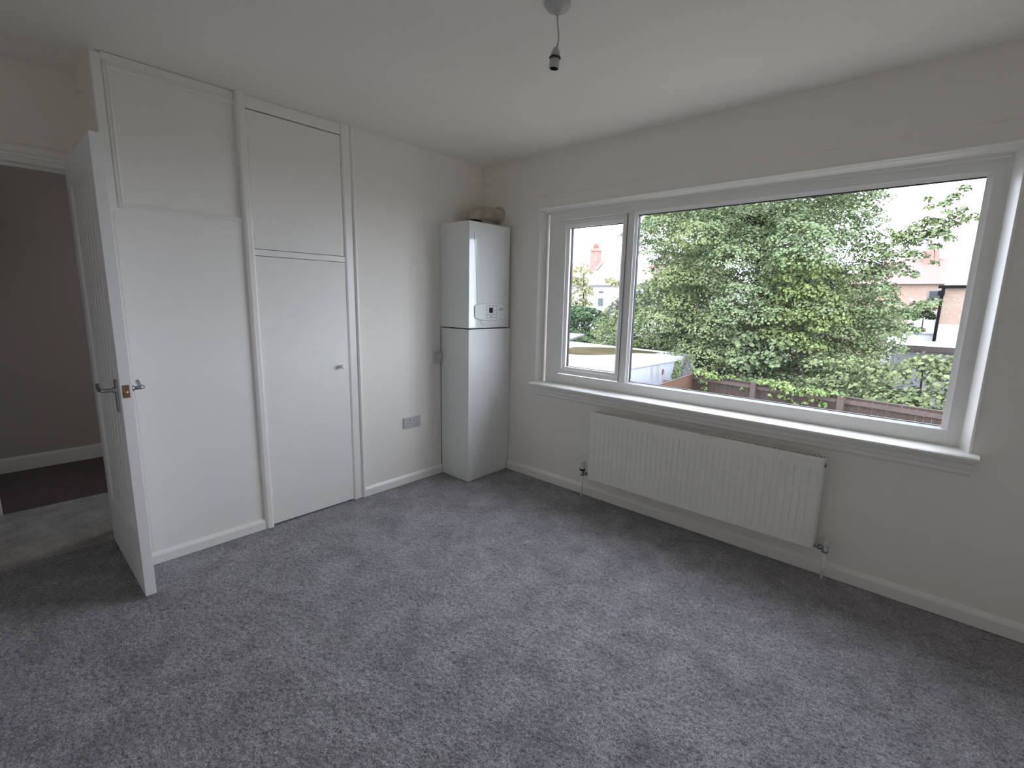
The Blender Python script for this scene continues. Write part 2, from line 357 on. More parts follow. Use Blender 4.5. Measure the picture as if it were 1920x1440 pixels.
# room door lining and architrave
dt = thing('trim_doorway', (XD, -2.83, 0), 'white painted lining and moulded architrave around the doorway', 'door frame', kind='structure')
ap = [(0.0, 0.0), (0.018, 0.0), (0.022, 0.012), (0.014, 0.022), (0.014, 0.045), (0.008, 0.055), (0.0, 0.062)]
prism('architrave', [(XD + a, DZ - 0.005 + b) for a, b in ap], 'y', DY0 - 0.06, DY1 + 0.028, M['gloss'], dt)
prism('architrave', [(XD + a, DY0 - b) for a, b in ap], 'z', 0, DZ + 0.05, M['gloss'], dt)
prism('architrave', [(XD + a, DY1 + b * 0.45) for a, b in ap], 'z', 0, DZ + 0.05, M['gloss'], dt)
box('head_lining', XD - 0.10, XD + 0.002, DY0, DY1, DZ - 0.028, DZ, M['gloss'], dt, 0.002)
box('door_stop', XD - 0.07, XD - 0.045, DY0, DY1, DZ - 0.042, DZ - 0.028, M['gloss'], dt, 0.002)
box('side_lining', XD - 0.10, XD + 0.002, DY0, DY0 + 0.028, 0, DZ - 0.028, M['gloss'], dt, 0.002)
box('side_lining', XD - 0.10, XD + 0.002, DY1 - 0.004, DY1 + 0.02, 0, DZ - 0.028, M['gloss'], dt, 0.002)

# ================================================================= DOOR LEAF
FX = 0.325; HX = -0.437; y0, y1 = -2.4415, -2.4005
door = thing('door_1', (HX, -2.42, 0), 'white boarded room door standing open against the cupboard side', 'door', kind='structure')
ZB, ZT = 0.012, 1.984
PX0, PX1, PZ0, PZ1 = -0.345, 0.225, 0.265, 1.875
box('hinge_stile', HX, PX0, y0, y1, ZB, ZT, M['door'], door, 0.002)
box('lock_stile', PX1, FX, y0, y1, ZB, ZT, M['door'], door, 0.002)
box('top_rail', PX0, PX1, y0, y1, PZ1, ZT, M['door'], door, 0.002)
box('bottom_rail', PX0, PX1, y0, y1, ZB, PZ0, M['door'], door, 0.002)
nb = 7; bw = (PX1 - PX0) / nb
bme = None
for i in range(nb):
    a = PX0 + i * bw
    if bme is None:
        o = box('board', 0.001, bw - 0.001, y0 + 0.010, y1 - 0.010, PZ0, PZ1, M['door'], door, 0.0055, 1); bme = o.data
        o.location.x += a
    else:
        o = link('board', bme, None, door); o.location.x += a
ring('panel_moulding', PX0, PX1, PZ0, PZ1, PX0 + 0.012, PX1 - 0.012, PZ0 + 0.012, PZ1 - 0.012, y0 + 0.002, y0 + 0.012, M['door'], door, 0.002)
# latch plate on the edge
lp = props(box('latch_plate', FX - 0.001, FX + 0.0015, -2.435, -2.410, 0.933, 0.988, M['brass'], door, 0.0008), 'dull brass latch plate on the door edge')
tube('latch_bolt', [(FX, -2.4215, 0.957), (FX + 0.007, -2.4215, 0.957)], [0.0075, 0.006], M['brass_light'], lp, 12)
def lever(side):
    yb = y0 if side < 0 else y1; s = side
    h = props(box('handle_plate', 0.243, 0.279, min(yb, yb + s * 0.008), max(yb, yb + s * 0.008), 0.865, 1.005, M['chrome'], door, 0.003), 'chrome lever handle plate')
    x, z = 0.262, 0.962
    tube('lever', spline([(x, yb, z), (x, yb + s * 0.03, z), (x - 0.006, yb + s * 0.046, z), (x - 0.03, yb + s * 0.052, z - 0.002), (x - 0.07, yb + s * 0.051, z - 0.006), (x - 0.105, yb + s * 0.050, z + 0.003), (x - 0.12, yb + s * 0.049, z + 0.012)], 5),
         0.0085, M['chrome'], h, 10)
    tube('lever_rose', [(x, yb + s * 0.006, z), (x, yb + s * 0.016, z)], [0.015, 0.012], M['chrome'], h, 16)
lever(-1); lever(1)
for z in (0.25, 1.75):
    tube('hinge', [(HX - 0.004, -2.397, z), (HX - 0.004, -2.397, z + 0.08)], 0.006, M['chrome'], door, 8)

# ================================================================= BUILT-IN CUPBOARD
cb = thing('built_in_cupboard', (-0.2, -1.75, 0), 'white built-in cupboard of flush panels with two hinged doors, beside the room door', 'cupboard')
Y0, Y1, Y2, Y3, Y4 = -2.36, -1.801, -1.755, -1.220, -1.155
box('side_panel', XD - 0.1, -0.001, Y0 - 0.002, Y0 + 0.018, 0, H, M['wall'], cb)
box('lower_panel', -0.02, 0.0, Y0 + 0.018, Y1, 0.0, 1.755, M['satin'], cb)
box('upper_panel', -0.03, -0.012, Y0 + 0.018, Y1, 1.755, H, M['satin'], cb)
box('corner_strip', -0.02, 0.004, Y0, Y0 + 0.036, 1.735, 2.385, M['gloss'], cb, 0.003)
box('top_strip', -0.02, -0.001, Y0 + 0.036, Y1, 2.362, H - 0.002, M['gloss'], cb, 0.002)
# moulding around the upper panel: four mitred lengths
mp = [(0.0, 0.0), (0.006, 0.002), (0.009, 0.008), (0.004, 0.012), (0.009, 0.018), (0.003, 0.026), (-0.012, 0.028), (-0.02, 0.0)]
prism('moulding', [(-0.0 + a, 1.752 + b) for a, b in mp], 'y', Y0 + 0.036, Y1, M['gloss'], cb)
prism('moulding', [(-0.0 + a, 2.362 - b) for a, b in mp], 'y', Y0 + 0.036, Y1, M['gloss'], cb)
prism('moulding', [(-0.0 + a, Y0 + 0.036 + b) for a, b in mp], 'z', 1.752, 2.362, M['gloss'], cb)
# skirting of the cupboard
pr = [(0.0, 0.0), (0.016, 0.0), (0.016, 0.045), (0.012, 0.053), (0.005, 0.062), (0.0, 0.062)]
prism('skirting', pr, 'y', Y0, Y1, M['gloss'], cb)
# posts: rounded section
def post(name, ya, yb, xo):
    pr = [(-0.03, ya), (xo - 0.012, ya), (xo - 0.004, ya + 0.004), (xo, ya + 0.012), (xo, yb - 0.012), (xo - 0.004, yb - 0.004), (xo - 0.012, yb), (-0.03, yb)]
    return prism(name, pr, 'z', 0.0, H, M['gloss'], cb)
post('post', Y1, Y2, 0.024)
post('post', Y3, Y4 + 0.018, 0.006)
prism('post_bead', [(-0.01, Y4 - 0.004), (0.012, Y4 - 0.004), (0.018, Y4 + 0.004), (0.018, Y4 + 0.012), (0.012, Y4 + 0.018), (-0.01, Y4 + 0.018)], 'z', 0, H - 0.001, M['gloss'], cb)
box('head_rail', -0.03, 0.003, Y2, Y3, 2.337, H - 0.001, M['gloss'], cb, 0.002)
box('middle_rail', -0.03, 0.001, Y2, Y3, 1.588, 1.622, M['gloss'], cb, 0.002)
dl = box('door', -0.02, 0.002, Y2 + 0.004, Y3 - 0.003, 0.008, 1.5855, M['satin'], cb, 0.0015)
props(dl, 'tall lower cupboard door with a small round white knob')
du = box('door', -0.021, 0.0, Y2 + 0.0055, Y3 - 0.004, 1.6245, 2.331, M['satin'], cb, 0.0015)
props(du, 'short upper cupboard door')
def lathe(name, prof, centre, axis, mat, parent, sides=20):
    bm = bmesh.new(); rings = []
    ax = Vector(axis).normalized(); a = Vector((0, 0, 1)) if abs(ax.z) < 0.9 else Vector((1, 0, 0)); u = ax.cross(a).normalized(); v = ax.cross(u); c = Vector(centre)
    for r, h in prof:
        rings.append([bm.verts.new(c + ax * h + (u * math.cos(2 * PI * k / sides) + v * math.sin(2 * PI * k / sides)) * max(r, 1e-5)) for k in range(sides)])
    for p, q in zip(rings, rings[1:]):
        for k in range(sides): bm.faces.new((p[k], p[(k + 1) % sides], q[(k + 1) % sides], q[k]))
    bm.faces.new(rings[0][::-1]); bm.faces.new(rings[-1])
    return link(name, mesh_bm(bm, name), mat, parent, True)
lathe('knob', [(0.008, 0), (0.007, 0.012), (0.012, 0.018), (0.015, 0.024), (0.013, 0.031), (0.006, 0.034)], (0.002, -1.278, 0.932), (1, 0, 0), M['gloss'], dl)
for z, d in ((0.18, dl), (1.38, dl), (1.72, du), (2.19, du)):
    tube('hinge', [(0.003, Y2 + 0.003, z), (0.003, Y2 + 0.003, z + 0.065)], 0.0045, M['gloss'], d, 8)
# carcass behind, closed and dark
box('back_panel', -0.62, -0.60, Y0 + 0.018, -1.16, 0, H, M['dark'], cb)
box('partition', -0.60, -0.03, Y1, Y1 + 0.02, 0, H, M['dark'], cb)
box('partition', -0.60, -0.125, -1.175, -1.157, 0, H, M['dark'], cb)
box('shelf', -0.60, -0.03, Y1 + 0.02, -1.175, 1.592, 1.615, M['dark'], cb)

# ================================================================= BOILER
BD, BW, BS = 0.313, -0.449, 1.160
bo = thing('boiler', (BD / 2, -0.23, BS + 0.006), 'white gloss wall-hung gas boiler with a small control panel, in the corner', 'boiler')
# cabinet: body and a slightly proud front cover
box('casing', 0.001, BD - 0.008, BW, -0.022, BS + 0.006, 1.917, M['enamel'], bo, 0.004)
fc = box('front_cover', BD - 0.030, BD, BW - 0.0006, -0.0215, BS + 0.0055, 1.9176, M['enamel'], bo, 0.008, 3)
# recessed groove lines of the cover, drawn as thin raised lips
X = BD + 0.0006
tube('seam', spline([(X, -0.402, 1.845), (X, -0.388, 1.70), (X, -0.372, 1.50), (X, -0.362, 1.36), (X, -0.358, 1.345)], 6), 0.0011, M['line'], bo, 6)
cp = props(prism('control_panel', [(-0.392, 1.255), (-0.385, 1.240), (-0.33, 1.226), (-0.20, 1.221), (-0.10, 1.226), (-0.060, 1.236), (-0.052, 1.25), (-0.052, 1.325), (-0.06, 1.338), (-0.12, 1.347), (-0.22, 1.350), (-0.33, 1.345), (-0.388, 1.332), (-0.394, 1.32)], 'x', BD - 0.002, BD + 0.0045, M['enamel_satin'], bo), 'rounded control fascia with a small dark display')
oc = [(X + 0.004, y, z) for y, z in [(-0.394, 1.32), (-0.392, 1.255), (-0.385, 1.240), (-0.33, 1.226), (-0.20, 1.221), (-0.10, 1.226), (-0.060, 1.236)]]
tube('panel_edge', oc, 0.0011, M['line'], cp, 6)
tube('panel_edge', [(X + 0.004, y, z) for y, z in [(-0.394, 1.32), (-0.388, 1.332), (-0.33, 1.345), (-0.22, 1.350), (-0.12, 1.347), (-0.07, 1.34)]], 0.0009, M['line'], cp, 6)
tube('lower_lip', spline([(X, -0.332, 1.222), (X, -0.315, 1.195), (X, -0.27, 1.186), (X, -0.20, 1.186), (X, -0.15, 1.19)], 5), 0.0011, M['line'], bo, 6)
XP = BD + 0.0045
ring('display_bezel', -0.275, -0.165, 1.240, 1.335, -0.272, -0.168, 1.243, 1.332, XP, XP + 0.0006, M['line'], cp, axis='x')
box('display', XP, XP + 0.0012, -0.246, -0.206, 1.277, 1.316, M['screen'], cp, 0.0005)
def mark(y, z, a, b): box('button', XP, XP + 0.0010, y - a / 2, y + a / 2, z - b / 2, z + b / 2, M['print'], cp)
for y in (-0.245, -0.205): mark(y, 1.327, 0.012, 0.004)
mark(-0.262, 1.297, 0.006, 0.006); mark(-0.190, 1.297, 0.006, 0.006)
for y in (-0.262, -0.250, -0.226, -0.204, -0.190): mark(y, 1.264, 0.008, 0.005)
mark(-0.226, 1.250, 0.018, 0.006)
mark(-0.115, 1.306, 0.046, 0.006); mark(-0.128, 1.295, 0.036, 0.004)
# flue
lathe('flue_collar', [(0.066, 0), (0.066, 0.03), (0.058, 0.045)], (0.125, -0.225, 1.915), (0, 0, 1), M['black'], bo, 24)
fl = tube('flue_pipe', spline([(0.125, -0.225, 1.945), (0.125, -0.222, 1.985), (0.135, -0.17, 2.018), (0.150, -0.10, 2.022), (0.165, -0.03, 2.02), (0.17, 0.002, 2.02)], 5), 0.050, M['foil'], bo, 20)
props(fl, 'flue pipe loosely wrapped in pale sheeting')
lathe('wall_collar', [(0.064, 0), (0.064, 0.018), (0.052, 0.022)], (0.17, -0.001, 2.02), (0, -1, 0), M['foil'], bo, 24)
tube('pipe_tail', [(0.05, -0.33, 1.915), (0.05, -0.33, 1.935), (0.06, -0.24, 1.935)], 0.007, M['black'], bo, 8)

bc = thing('boiler_housing', (BD / 2, -0.23, 0), 'tall plain white boxed housing standing on the carpet under the boiler', 'housing')
box('side_panel', 0.001, BD - 0.016, BW, BW + 0.016, 0.0, BS - 0.002, M['enamel_satin'], bc, 0.0015)
props(box('front_panel', BD - 0.016, BD + 0.001, BW, -0.004, 0.0, BS - 0.002, M['enamel_satin'], bc, 0.003), 'flat white front of the boxing')
box('top_panel', 0.001, BD - 0.016, BW + 0.016, -0.004, BS - 0.02, BS - 0.004, M['dark'], bc)
tube('edge_seal', [(0.004, BW - 0.001, 0.0), (0.004, BW - 0.001, BS)], 0.0025, M['print'], bc, 6)

# ================================================================= SOCKETS
so = thing('double_socket', (0, -0.732, 0.465), 'pale grey double wall socket low on the wall left of the boiler', 'socket')
SY0, SY1, SZ0, SZ1 = -0.807, -0.658, 0.424, 0.506
box('faceplate', 0.0, 0.011, SY0, SY1, SZ0, SZ1, M['socket'], so, 0.003)
for c in (-0.772, -0.694):
    for dy, dz, a, b in ((0, 0.012, 0.004, 0.009), (-0.011, -0.010, 0.007, 0.004), (0.011, -0.010, 0.007, 0.004)):
        box('pin_hole', 0.0108, 0.0116, c + dy - a / 2, c + dy + a / 2, 0.452 + dz - b / 2, 0.452 + dz + b / 2, M['print'], so)
for c in (-0.750, -0.716): box('rocker_switch', 0.010, 0.0145, c - 0.006, c + 0.006, 0.474, 0.494, M['socket'], so, 0.0015)
fs = thing('fused_switch', (0, -0.487, 0.936), 'small white fused spur switch half hidden behind the boiler housing', 'switch')
box('backbox', 0.0, 0.016, -0.522, -0.453, 0.895, 0.980, M['plastic'], fs, 0.003)
box('faceplate', 0.016, 0.024, -0.524, -0.452, 0.893, 0.982, M['socket'], fs, 0.003)
box('rocker_switch', 0.023, 0.029, -0.505, -0.494, 0.925, 0.950, M['plastic'], fs, 0.0015)
box('fuse_carrier', 0.023, 0.027, -0.484, -0.464, 0.920, 0.955, M['plastic'], fs, 0.0015)

# ================================================================= PENDANT
pe = thing('pendant_light', (1.705, -1.318, H), 'white pendant flex with an empty bulb holder hanging from the ceiling', 'light')
lathe('ceiling_rose', [(0.046, 0), (0.046, 0.006), (0.038, 0.017), (0.018, 0.023), (0.010, 0.034), (0.006, 0.036)], (1.705, -1.318, H), (0, 0, -1), M['lampholder'], pe, 32)
pts = spline([(1.705, -1.318, 2.37), (1.7055, -1.3175, 2.34), (1.710, -1.314, 2.30), (1.7085, -1.315, 2.275), (1.7035, -1.318, 2.256)], 6)
tube('cord', pts, 0.0032, M['lampholder'], pe, 8)
hax = Vector((-0.07, -0.05, -1)).normalized(); hc = Vector((1.7035, -1.318, 2.262))
lh = lathe('lamp_holder', [(0.005, 0), (0.010, 0.004), (0.0155, 0.018), (0.018, 0.030)], hc, hax, M['lampholder'], pe, 24)
lathe('holder_ring', [(0.018, 0.031), (0.0205, 0.033), (0.0205, 0.036), (0.0175, 0.038)], hc, hax, M['dark'], pe, 24)
lathe('holder_skirt', [(0.0165, 0.037), (0.0180, 0.045), (0.0180, 0.068), (0.0150, 0.0685), (0.0145, 0.045), (0.001, 0.044)], hc, hax, M['lampholder'], pe, 24)
lathe('contact_plate', [(0.001, 0.0455), (0.0146, 0.0455), (0.0148, 0.0683), (0.0140, 0.0683), (0.0138, 0.047), (0.001, 0.047)], hc, hax, M['black'], pe, 20)

# ================================================================= WINDOW
wn = thing('window_1', (1.785, 0.08, 0.77), 'wide white plastic window with a narrow opening sash on its left', 'window', kind='structure')
# timber lining between the wall face and the plastic frame
LX0, LX1, LZ0, LZ1 = WX0 - 0.006, 2.990, 0.762, WZ1
ring('lining', LX0, WX1 + 0.006, LZ0, LZ1 + 0.01, LX0 + 0.016, LX1 - 0.015, LZ0 + 0.001, LZ1 - 0.014, 0.058, 0.16, M['gloss'], wn)
prism('splayed_lining', [(LX1 - 0.015, 0.058), (3.000, 0.004), (3.004, -0.003), (3.012, -0.005), (3.012, 0.058)], 'z', LZ0, LZ1 + 0.01, M['gloss'], wn)
prism('splayed_lining', [(LX0 + 0.016, 0.058), (0.586, 0.004), (0.583, -0.004), (0.576, -0.005), (0.576, 0.058)], 'z', LZ0, LZ1 + 0.01, M['gloss'], wn)
prism('splayed_lining', [(0.058, 2.006), (0.0, 2.016), (-0.005, 2.022), (-0.005, 2.032), (0.058, 2.032)], 'x', 0.577, 3.011, M['gloss'], wn)
ring('stop_bead', LX0 + 0.016, LX1 - 0.015, LZ0 + 0.001, LZ1 - 0.014, LX0 + 0.028, LX1 - 0.023, LZ0 + 0.004, LZ1 - 0.028, 0.062, 0.085, M['gloss'], wn, 0.003)
FXa, FXb, FZa, FZb = LX0 + 0.040, LX1 - 0.020, 0.764, 1.990
fo = 0.07
# plastic frame: outer ring + mullion
ring('frame', FXa, FXb, FZa, FZb, 0.732, 2.925, 0.838, 1.945, 0.072, 0.15, M['upvc'], wn, 0.003)
mu = box('mullion', 1.242, 1.300, 0.074, 0.15, 0.838, 1.945, M['upvc'], wn, 0.003)
# glazing bead of the fixed light (chamfered) and the sash
def bead(o_, i_, ya, yb, name, par):
    bm = bmesh.new()
    O = [(o_[0], o_[2]), (o_[1], o_[2]), (o_[1], o_[3]), (o_[0], o_[3])]; I = [(i_[0], i_[2]), (i_[1], i_[2]), (i_[1], i_[3]), (i_[0], i_[3])]
    a = [bm.verts.new((p[0], ya, p[1])) for p in O]; b = [bm.verts.new((p[0], yb, p[1])) for p in I]; c = [bm.verts.new((p[0], 0.099, p[1])) for p in I]; d = [bm.verts.new((p[0], 0.099, p[1])) for p in O]
    for i in range(4):
        k = (i + 1) % 4
        bm.faces.new((a[i], a[k], b[k], b[i])); bm.faces.new((b[i], b[k], c[k], c[i])); bm.faces.new((c[i], c[k], d[k], d[i])); bm.faces.new((d[i], d[k], a[k], a[i]))
    return link(name, mesh_bm(bm, name), M['upvc'], par)
G2 = (1.315, 2.903, 0.846, 1.928); G1 = (0.797, 1.214, 0.896, 1.888)
bead((1.300, 2.925, 0.838, 1.945), G2, 0.078, 0.090, 'glazing_bead', wn)
props(link('pane', mesh_bm((lambda b: (bmesh.ops.create_cube(b, size=1), [setattr(v, 'co', Vector(((G2[0] + G2[1]) / 2 + v.co.x * (G2[1] - G2[0] + 0.01), 0.121 + v.co.y * 0.004, (G2[2] + G2[3]) / 2 + v.co.z * (G2[3] - G2[2] + 0.01)))) for v in b.verts], b)[2])(bmesh.new()), 'pane'), M['glass'], wn), 'large fixed glass pane')
ring('gasket', G2[0] - 0.004, G2[1] + 0.004, G2[2] - 0.004, G2[3] + 0.004, G2[0] + 0.0035, G2[1] + 0.003, G2[2] + 0.0035, G2[3] - 0.0035, 0.099, 0.1195, M['black'], wn)
sash = props(ring('opening_sash', 0.727, 1.248, 0.848, 1.937, 0.775, 1.232, 0.876, 1.906, 0.060, 0.118, M['upvc'], wn, 0.004), 'narrow opening sash with a lever handle')
bead((0.775, 1.232, 0.876, 1.906), G1, 0.066, 0.078, 'glazing_bead', sash)
link('pane', mesh_bm((lambda b: (bmesh.ops.create_cube(b, size=1), [setattr(v, 'co', Vector(((G1[0] + G1[1]) / 2 + v.co.x * (G1[1] - G1[0] + 0.01), 0.121 + v.co.y * 0.004, (G1[2] + G1[3]) / 2 + v.co.z * (G1[3] - G1[2] + 0.01)))) for v in b.verts], b)[2])(bmesh.new()), 'pane'), M['glass'], sash)
ring('gasket', G1[0] - 0.004, G1[1] + 0.004, G1[2] - 0.004, G1[3] + 0.004, G1[0] + 0.004, G1[1] - 0.003, G1[2] + 0.003, G1[3] - 0.003, 0.099, 0.1195, M['black'], sash)
ring('sash_gap', 0.722, 1.2525, 0.843, 1.9415, 0.7275, 1.2475, 0.8485, 1.9365, 0.0705, 0.0725, M['print'], wn)
box('handle_base', 1.214, 1.230, 0.050, 0.062, 1.325, 1.385, M['socket'], sash, 0.003)
tube('window_handle', spline([(1.222, 0.055, 1.362), (1.220, 0.036, 1.362), (1.205, 0.022, 1.358), (1.190, 0.018, 1.335), (1.185, 0.018, 1.30), (1.184, 0.019, 1.262)], 5), [0.008] * 10 + [0.0072] * 16, M['upvc'], sash, 10)
# head board over the window, sill, apron
hb = [(-0.0, 2.030), (-0.014, 2.030), (-0.016, 2.036), (-0.014, 2.042), (-0.011, 2.104), (-0.006, 2.112), (0.0, 2.112)]
prism('head_board', hb, 'x', 0.495, 3.10, M['wall'], wn)
prism('head_bead', [(0.0, 2.020), (-0.012, 2.020), (-0.018, 2.025), (-0.018, 2.031), (-0.012, 2.036), (0.0, 2.036)], 'x', LX0 - 0.004, LX1 + 0.03, M['gloss'], wn)
sl = [(0.086, 0.742), (-0.062, 0.742), (-0.075, 0.746), (-0.080, 0.754), (-0.077, 0.762), (-0.068, 0.767), (0.086, 0.768)]
prism('sill', sl, 'x', 0.577, 3.038, M['gloss'], wn)
apf = [(0.0, 0.742), (-0.030, 0.742), (-0.030, 0.728), (-0.022, 0.720), (-0.022, 0.700), (-0.014, 0.694), (-0.014, 0.676), (-0.006, 0.664), (0.0, 0.664)]
prism('apron_moulding', apf, 'x', 0.583, 3.022, M['gloss'], wn)
# outside sill
st_o = box('outer_sill', WX0, WX1, 0.14, 0.34, 0.715, 0.764, M['render'], wn)

# ================================================================= RADIATOR
RX0, RX1, RZ0, RZ1, RY = 1.160, 2.505, 0.163, 0.641, -0.112
ra = thing('radiator', ((RX0 + RX1) / 2, -0.06, RZ0), 'long white ribbed panel radiator on the wall under the window', 'radiator')
def ribbed(name, yf, sgn, mat):
    pitch = 0.0336; nrib = 39; m = (RX1 - RX0 - nrib * pitch) / 2
    xs = [RX0, RX0 + 0.004, RX0 + 0.010]
    prof = []
    for i in range(nrib):
        a = RX0 + m + i * pitch
        for t, d in ((0.0, 1), (0.05, 1), (0.15, 0), (0.88, 0), (1.0, 1)):
            if t < 1 or i == nrib - 1: prof.append((a + t * pitch, d))
    zs = [(RZ0, 0, 1), (RZ0 + 0.006, 0, 0), (RZ0 + 0.034, 0, 0), (RZ0 + 0.050, 1, 0), (RZ1 - 0.062, 1, 0), (RZ1 - 0.050, 0, 0), (RZ1 - 0.006, 0, 0), (RZ1, 0, 1)]
    cols = [(RX0, 0, 1), (RX0 + 0.006, 0, 0)] + [(x, d, 0) for x, d in prof] + [(RX1 - 0.006, 0, 0), (RX1, 0, 1)]
    bm = bmesh.new(); G = []
    for x, d, ex in cols:
        col = []
        for z, k, ez in zs:
            y = yf + sgn * (0.0036 * d * k + 0.005 * max(ex, ez))
            col.append(bm.verts.new((x, y, z)))
        G.append(col)
    for a, b in zip(G, G[1:]):
        for j in range(len(zs) - 1): bm.faces.new((a[j], b[j], b[j + 1], a[j + 1]))
    # give it a back so that it is a closed thin panel
    ext = bmesh.ops.extrude_face_region(bm, geom=list(bm.faces))
    for v in [g for g in ext['geom'] if isinstance(g, bmesh.types.BMVert)]: v.co.y = yf + sgn * 0.014
    return link(name, mesh_bm(bm, name), mat, ra)
ribbed('front_panel', RY, 1, M['radiator'])
ribbed('rear_panel', -0.036, -1, M['radiator'])
box('side_cover', RX1 - 0.004, RX1 + 0.002, RY + 0.012, -0.040, RZ0 + 0.004, RZ1 - 0.002, M['radiator'], ra, 0.001)
box('side_cover', RX0 - 0.002, RX0 + 0.004, RY + 0.012, -0.040, RZ0 + 0.004, RZ1 - 0.002, M['radiator'], ra, 0.001)
# top grille: two rails and the slats between them
g = box('top_grille', RX0, RX1, RY + 0.010, RY + 0.015, RZ1 - 0.006, RZ1 + 0.001, M['radiator'], ra)
box('grille_rail', RX0, RX1, -0.046, -0.041, RZ1 - 0.006, RZ1 + 0.001, M['radiator'], g)
sm = None
ns = 96
for i in range(ns):
    xx = RX0 + 0.012 + i * (RX1 - RX0 - 0.024) / (ns - 1)
    if sm is None:
        o = box('slat', -0.0022, 0.0022, RY + 0.015, -0.046, RZ1 - 0.006, RZ1 + 0.0005, M['radiator'], g); sm = o.data; o.location.x += xx
    else:
        o = link('slat', sm, None, g); o.location.x += xx
box('convector_fins', RX0 + 0.02, RX1 - 0.02, -0.085, -0.062, RZ0 + 0.03, RZ1 - 0.03, M['radiator'], ra)
props(box('air_vent', RX1 + 0.002, RX1 + 0.008, -0.080, -0.066, RZ1 - 0.050, RZ1 - 0.030, M['brass'], ra, 0.002), 'small brass bleed valve')
for xx in (RX0 + 0.2, RX1 - 0.2): box('bracket', xx - 0.015, xx + 0.015, -0.036, 0.0, RZ0 + 0.05, RZ1 - 0.06, M['radiator'], ra)
# valves
def valve(xv, sgn, trv, zc):
    yv = -0.062
    v = thing('radiator_valve', (xv, yv, 0), 'thermostatic valve with white head and black collar at the left end of the radiator' if trv else 'small capped lockshield valve at the right end of the radiator', 'valve')
    tube('pipe', [(xv, yv, 0.0), (xv, yv, zc - 0.012)], 0.0085, M['gloss'], v, 12)
    lathe('valve_body', [(0.010, -0.022), (0.015, -0.020), (0.015, -0.008), (0.011, -0.004), (0.012, 0.014), (0.008, 0.018)], (xv, yv, zc), (0, 0, 1), M['chrome'], v, 8)
    tube('tail', [(xv, yv, zc), (xv + sgn * 0.02, yv, zc)], 0.009, M['chrome'], v, 10)
    lathe('union_nut', [(0.0135, 0.0), (0.0135, 0.014), (0.010, 0.016)], (xv + sgn * 0.016, yv, zc), (sgn, 0, 0), M['chrome'], v, 6)
    tube('tail', [(xv + sgn * 0.03, yv, zc), (RX0 + 0.001 if sgn > 0 else RX1 - 0.001, yv, zc)], 0.009, M['chrome'], v, 10)
    if trv:
        lathe('collar', [(0.019, 0.016), (0.021, 0.018), (0.021, 0.026), (0.018, 0.028)], (xv, yv, zc), (0, 0, 1), M['black'], v, 20)
        lathe('thermostat_head', [(0.018, 0.028), (0.019, 0.032), (0.018, 0.075), (0.014, 0.084), (0.004, 0.086)], (xv, yv, zc), (0, 0, 1), M['plastic'], v, 20)
    else:
        lathe('cap', [(0.013, 0.016), (0.014, 0.02), (0.0125, 0.042), (0.010, 0.046), (0.003, 0.047)], (xv, yv, zc), (0, 0, 1), M['plastic'], v, 16)
valve(1.086, 1, True, 0.182)
valve(2.556, -1, False, 0.170)

# ================================================================= OUTSIDE
GZ = -2.45
st(box('ground', -60, 40, 0.3, 90, GZ - 0.2, GZ, M['soil']), 'garden ground far below the window')

rng = np.random.default_rng(7)
def leaf_mesh(name, C, Nn, S, mat, parent=None, aspect=0.85):
    """C centres (n,3), Nn normals, S sizes -> one folded leaf quad each"""
    n = len(C)
    Nn = Nn / np.linalg.norm(Nn, axis=1, keepdims=True)
    R = rng.normal(size=(n, 3)); T = np.cross(Nn, R); T /= np.linalg.norm(T, axis=1, keepdims=True); B = np.cross(Nn, T)
    S = S[:, None]
    V = np.empty((n, 4, 3))
    V[:, 0] = C - T * S * 0.5; V[:, 2] = C + T * S * 0.5 - Nn * S * 0.10
    V[:, 1] = C + B * S * 0.5 * aspect + Nn * S * 0.12; V[:, 3] = C - B * S * 0.5 * aspect + Nn * S * 0.12
    me = bpy.data.meshes.new(name); me.vertices.add(n * 4); me.vertices.foreach_set('co', V.reshape(-1).astype(np.float32))
    me.loops.add(n * 4); me.loops.foreach_set('vertex_index', np.arange(n * 4, dtype=np.int32))
    me.polygons.add(n); me.polygons.foreach_set('loop_start', np.arange(0, n * 4, 4, dtype=np.int32))
    me.update(); me.validate()
    o = link(name, me, mat, parent); return o
def bough_leaves(boughs, dens, size, flat=0.65, droop=0.0, shell=(0.72, 1.08), upbias=0.45):
    Cs, Ns, Ss = [], [], []
    for (x, y, z, r) in boughs:
        n = max(10, int(dens * 4 * PI * r * r * 0.7))
        d = rng.normal(size=(n, 3)); d /= np.linalg.norm(d, axis=1, keepdims=True); d[:, 2] = np.where(d[:, 2] < -0.25, -d[:, 2], d[:, 2])
        # lumpy radius
        ph = rng.uniform(0, 6.28, 3)
        lump = 1 + 0.20 * np.sin(5 * d[:, 0] + ph[0]) * np.sin(5 * d[:, 1] + ph[1]) + 0.13 * np.sin(9 * d[:, 2] + ph[2] + 3 * d[:, 0])
        rr = r * lump * rng.uniform(shell[0], shell[1], n)
        p = d * rr[:, None]; p[:, 2] *= flat; p[:, 2] -= droop * (p[:, 0] ** 2 + p[:, 1] ** 2) / max(r, .1)
        Cs.append(p + np.array([x, y, z])); nn = d * 0.85 + rng.normal(size=(n, 3)) * 0.33; nn[:, 2] += upbias; Ns.append(nn)
        Ss.append(size * rng.uniform(0.6, 1.25, n))
    return np.concatenate(Cs), np.concatenate(Ns), np.concatenate(Ss)
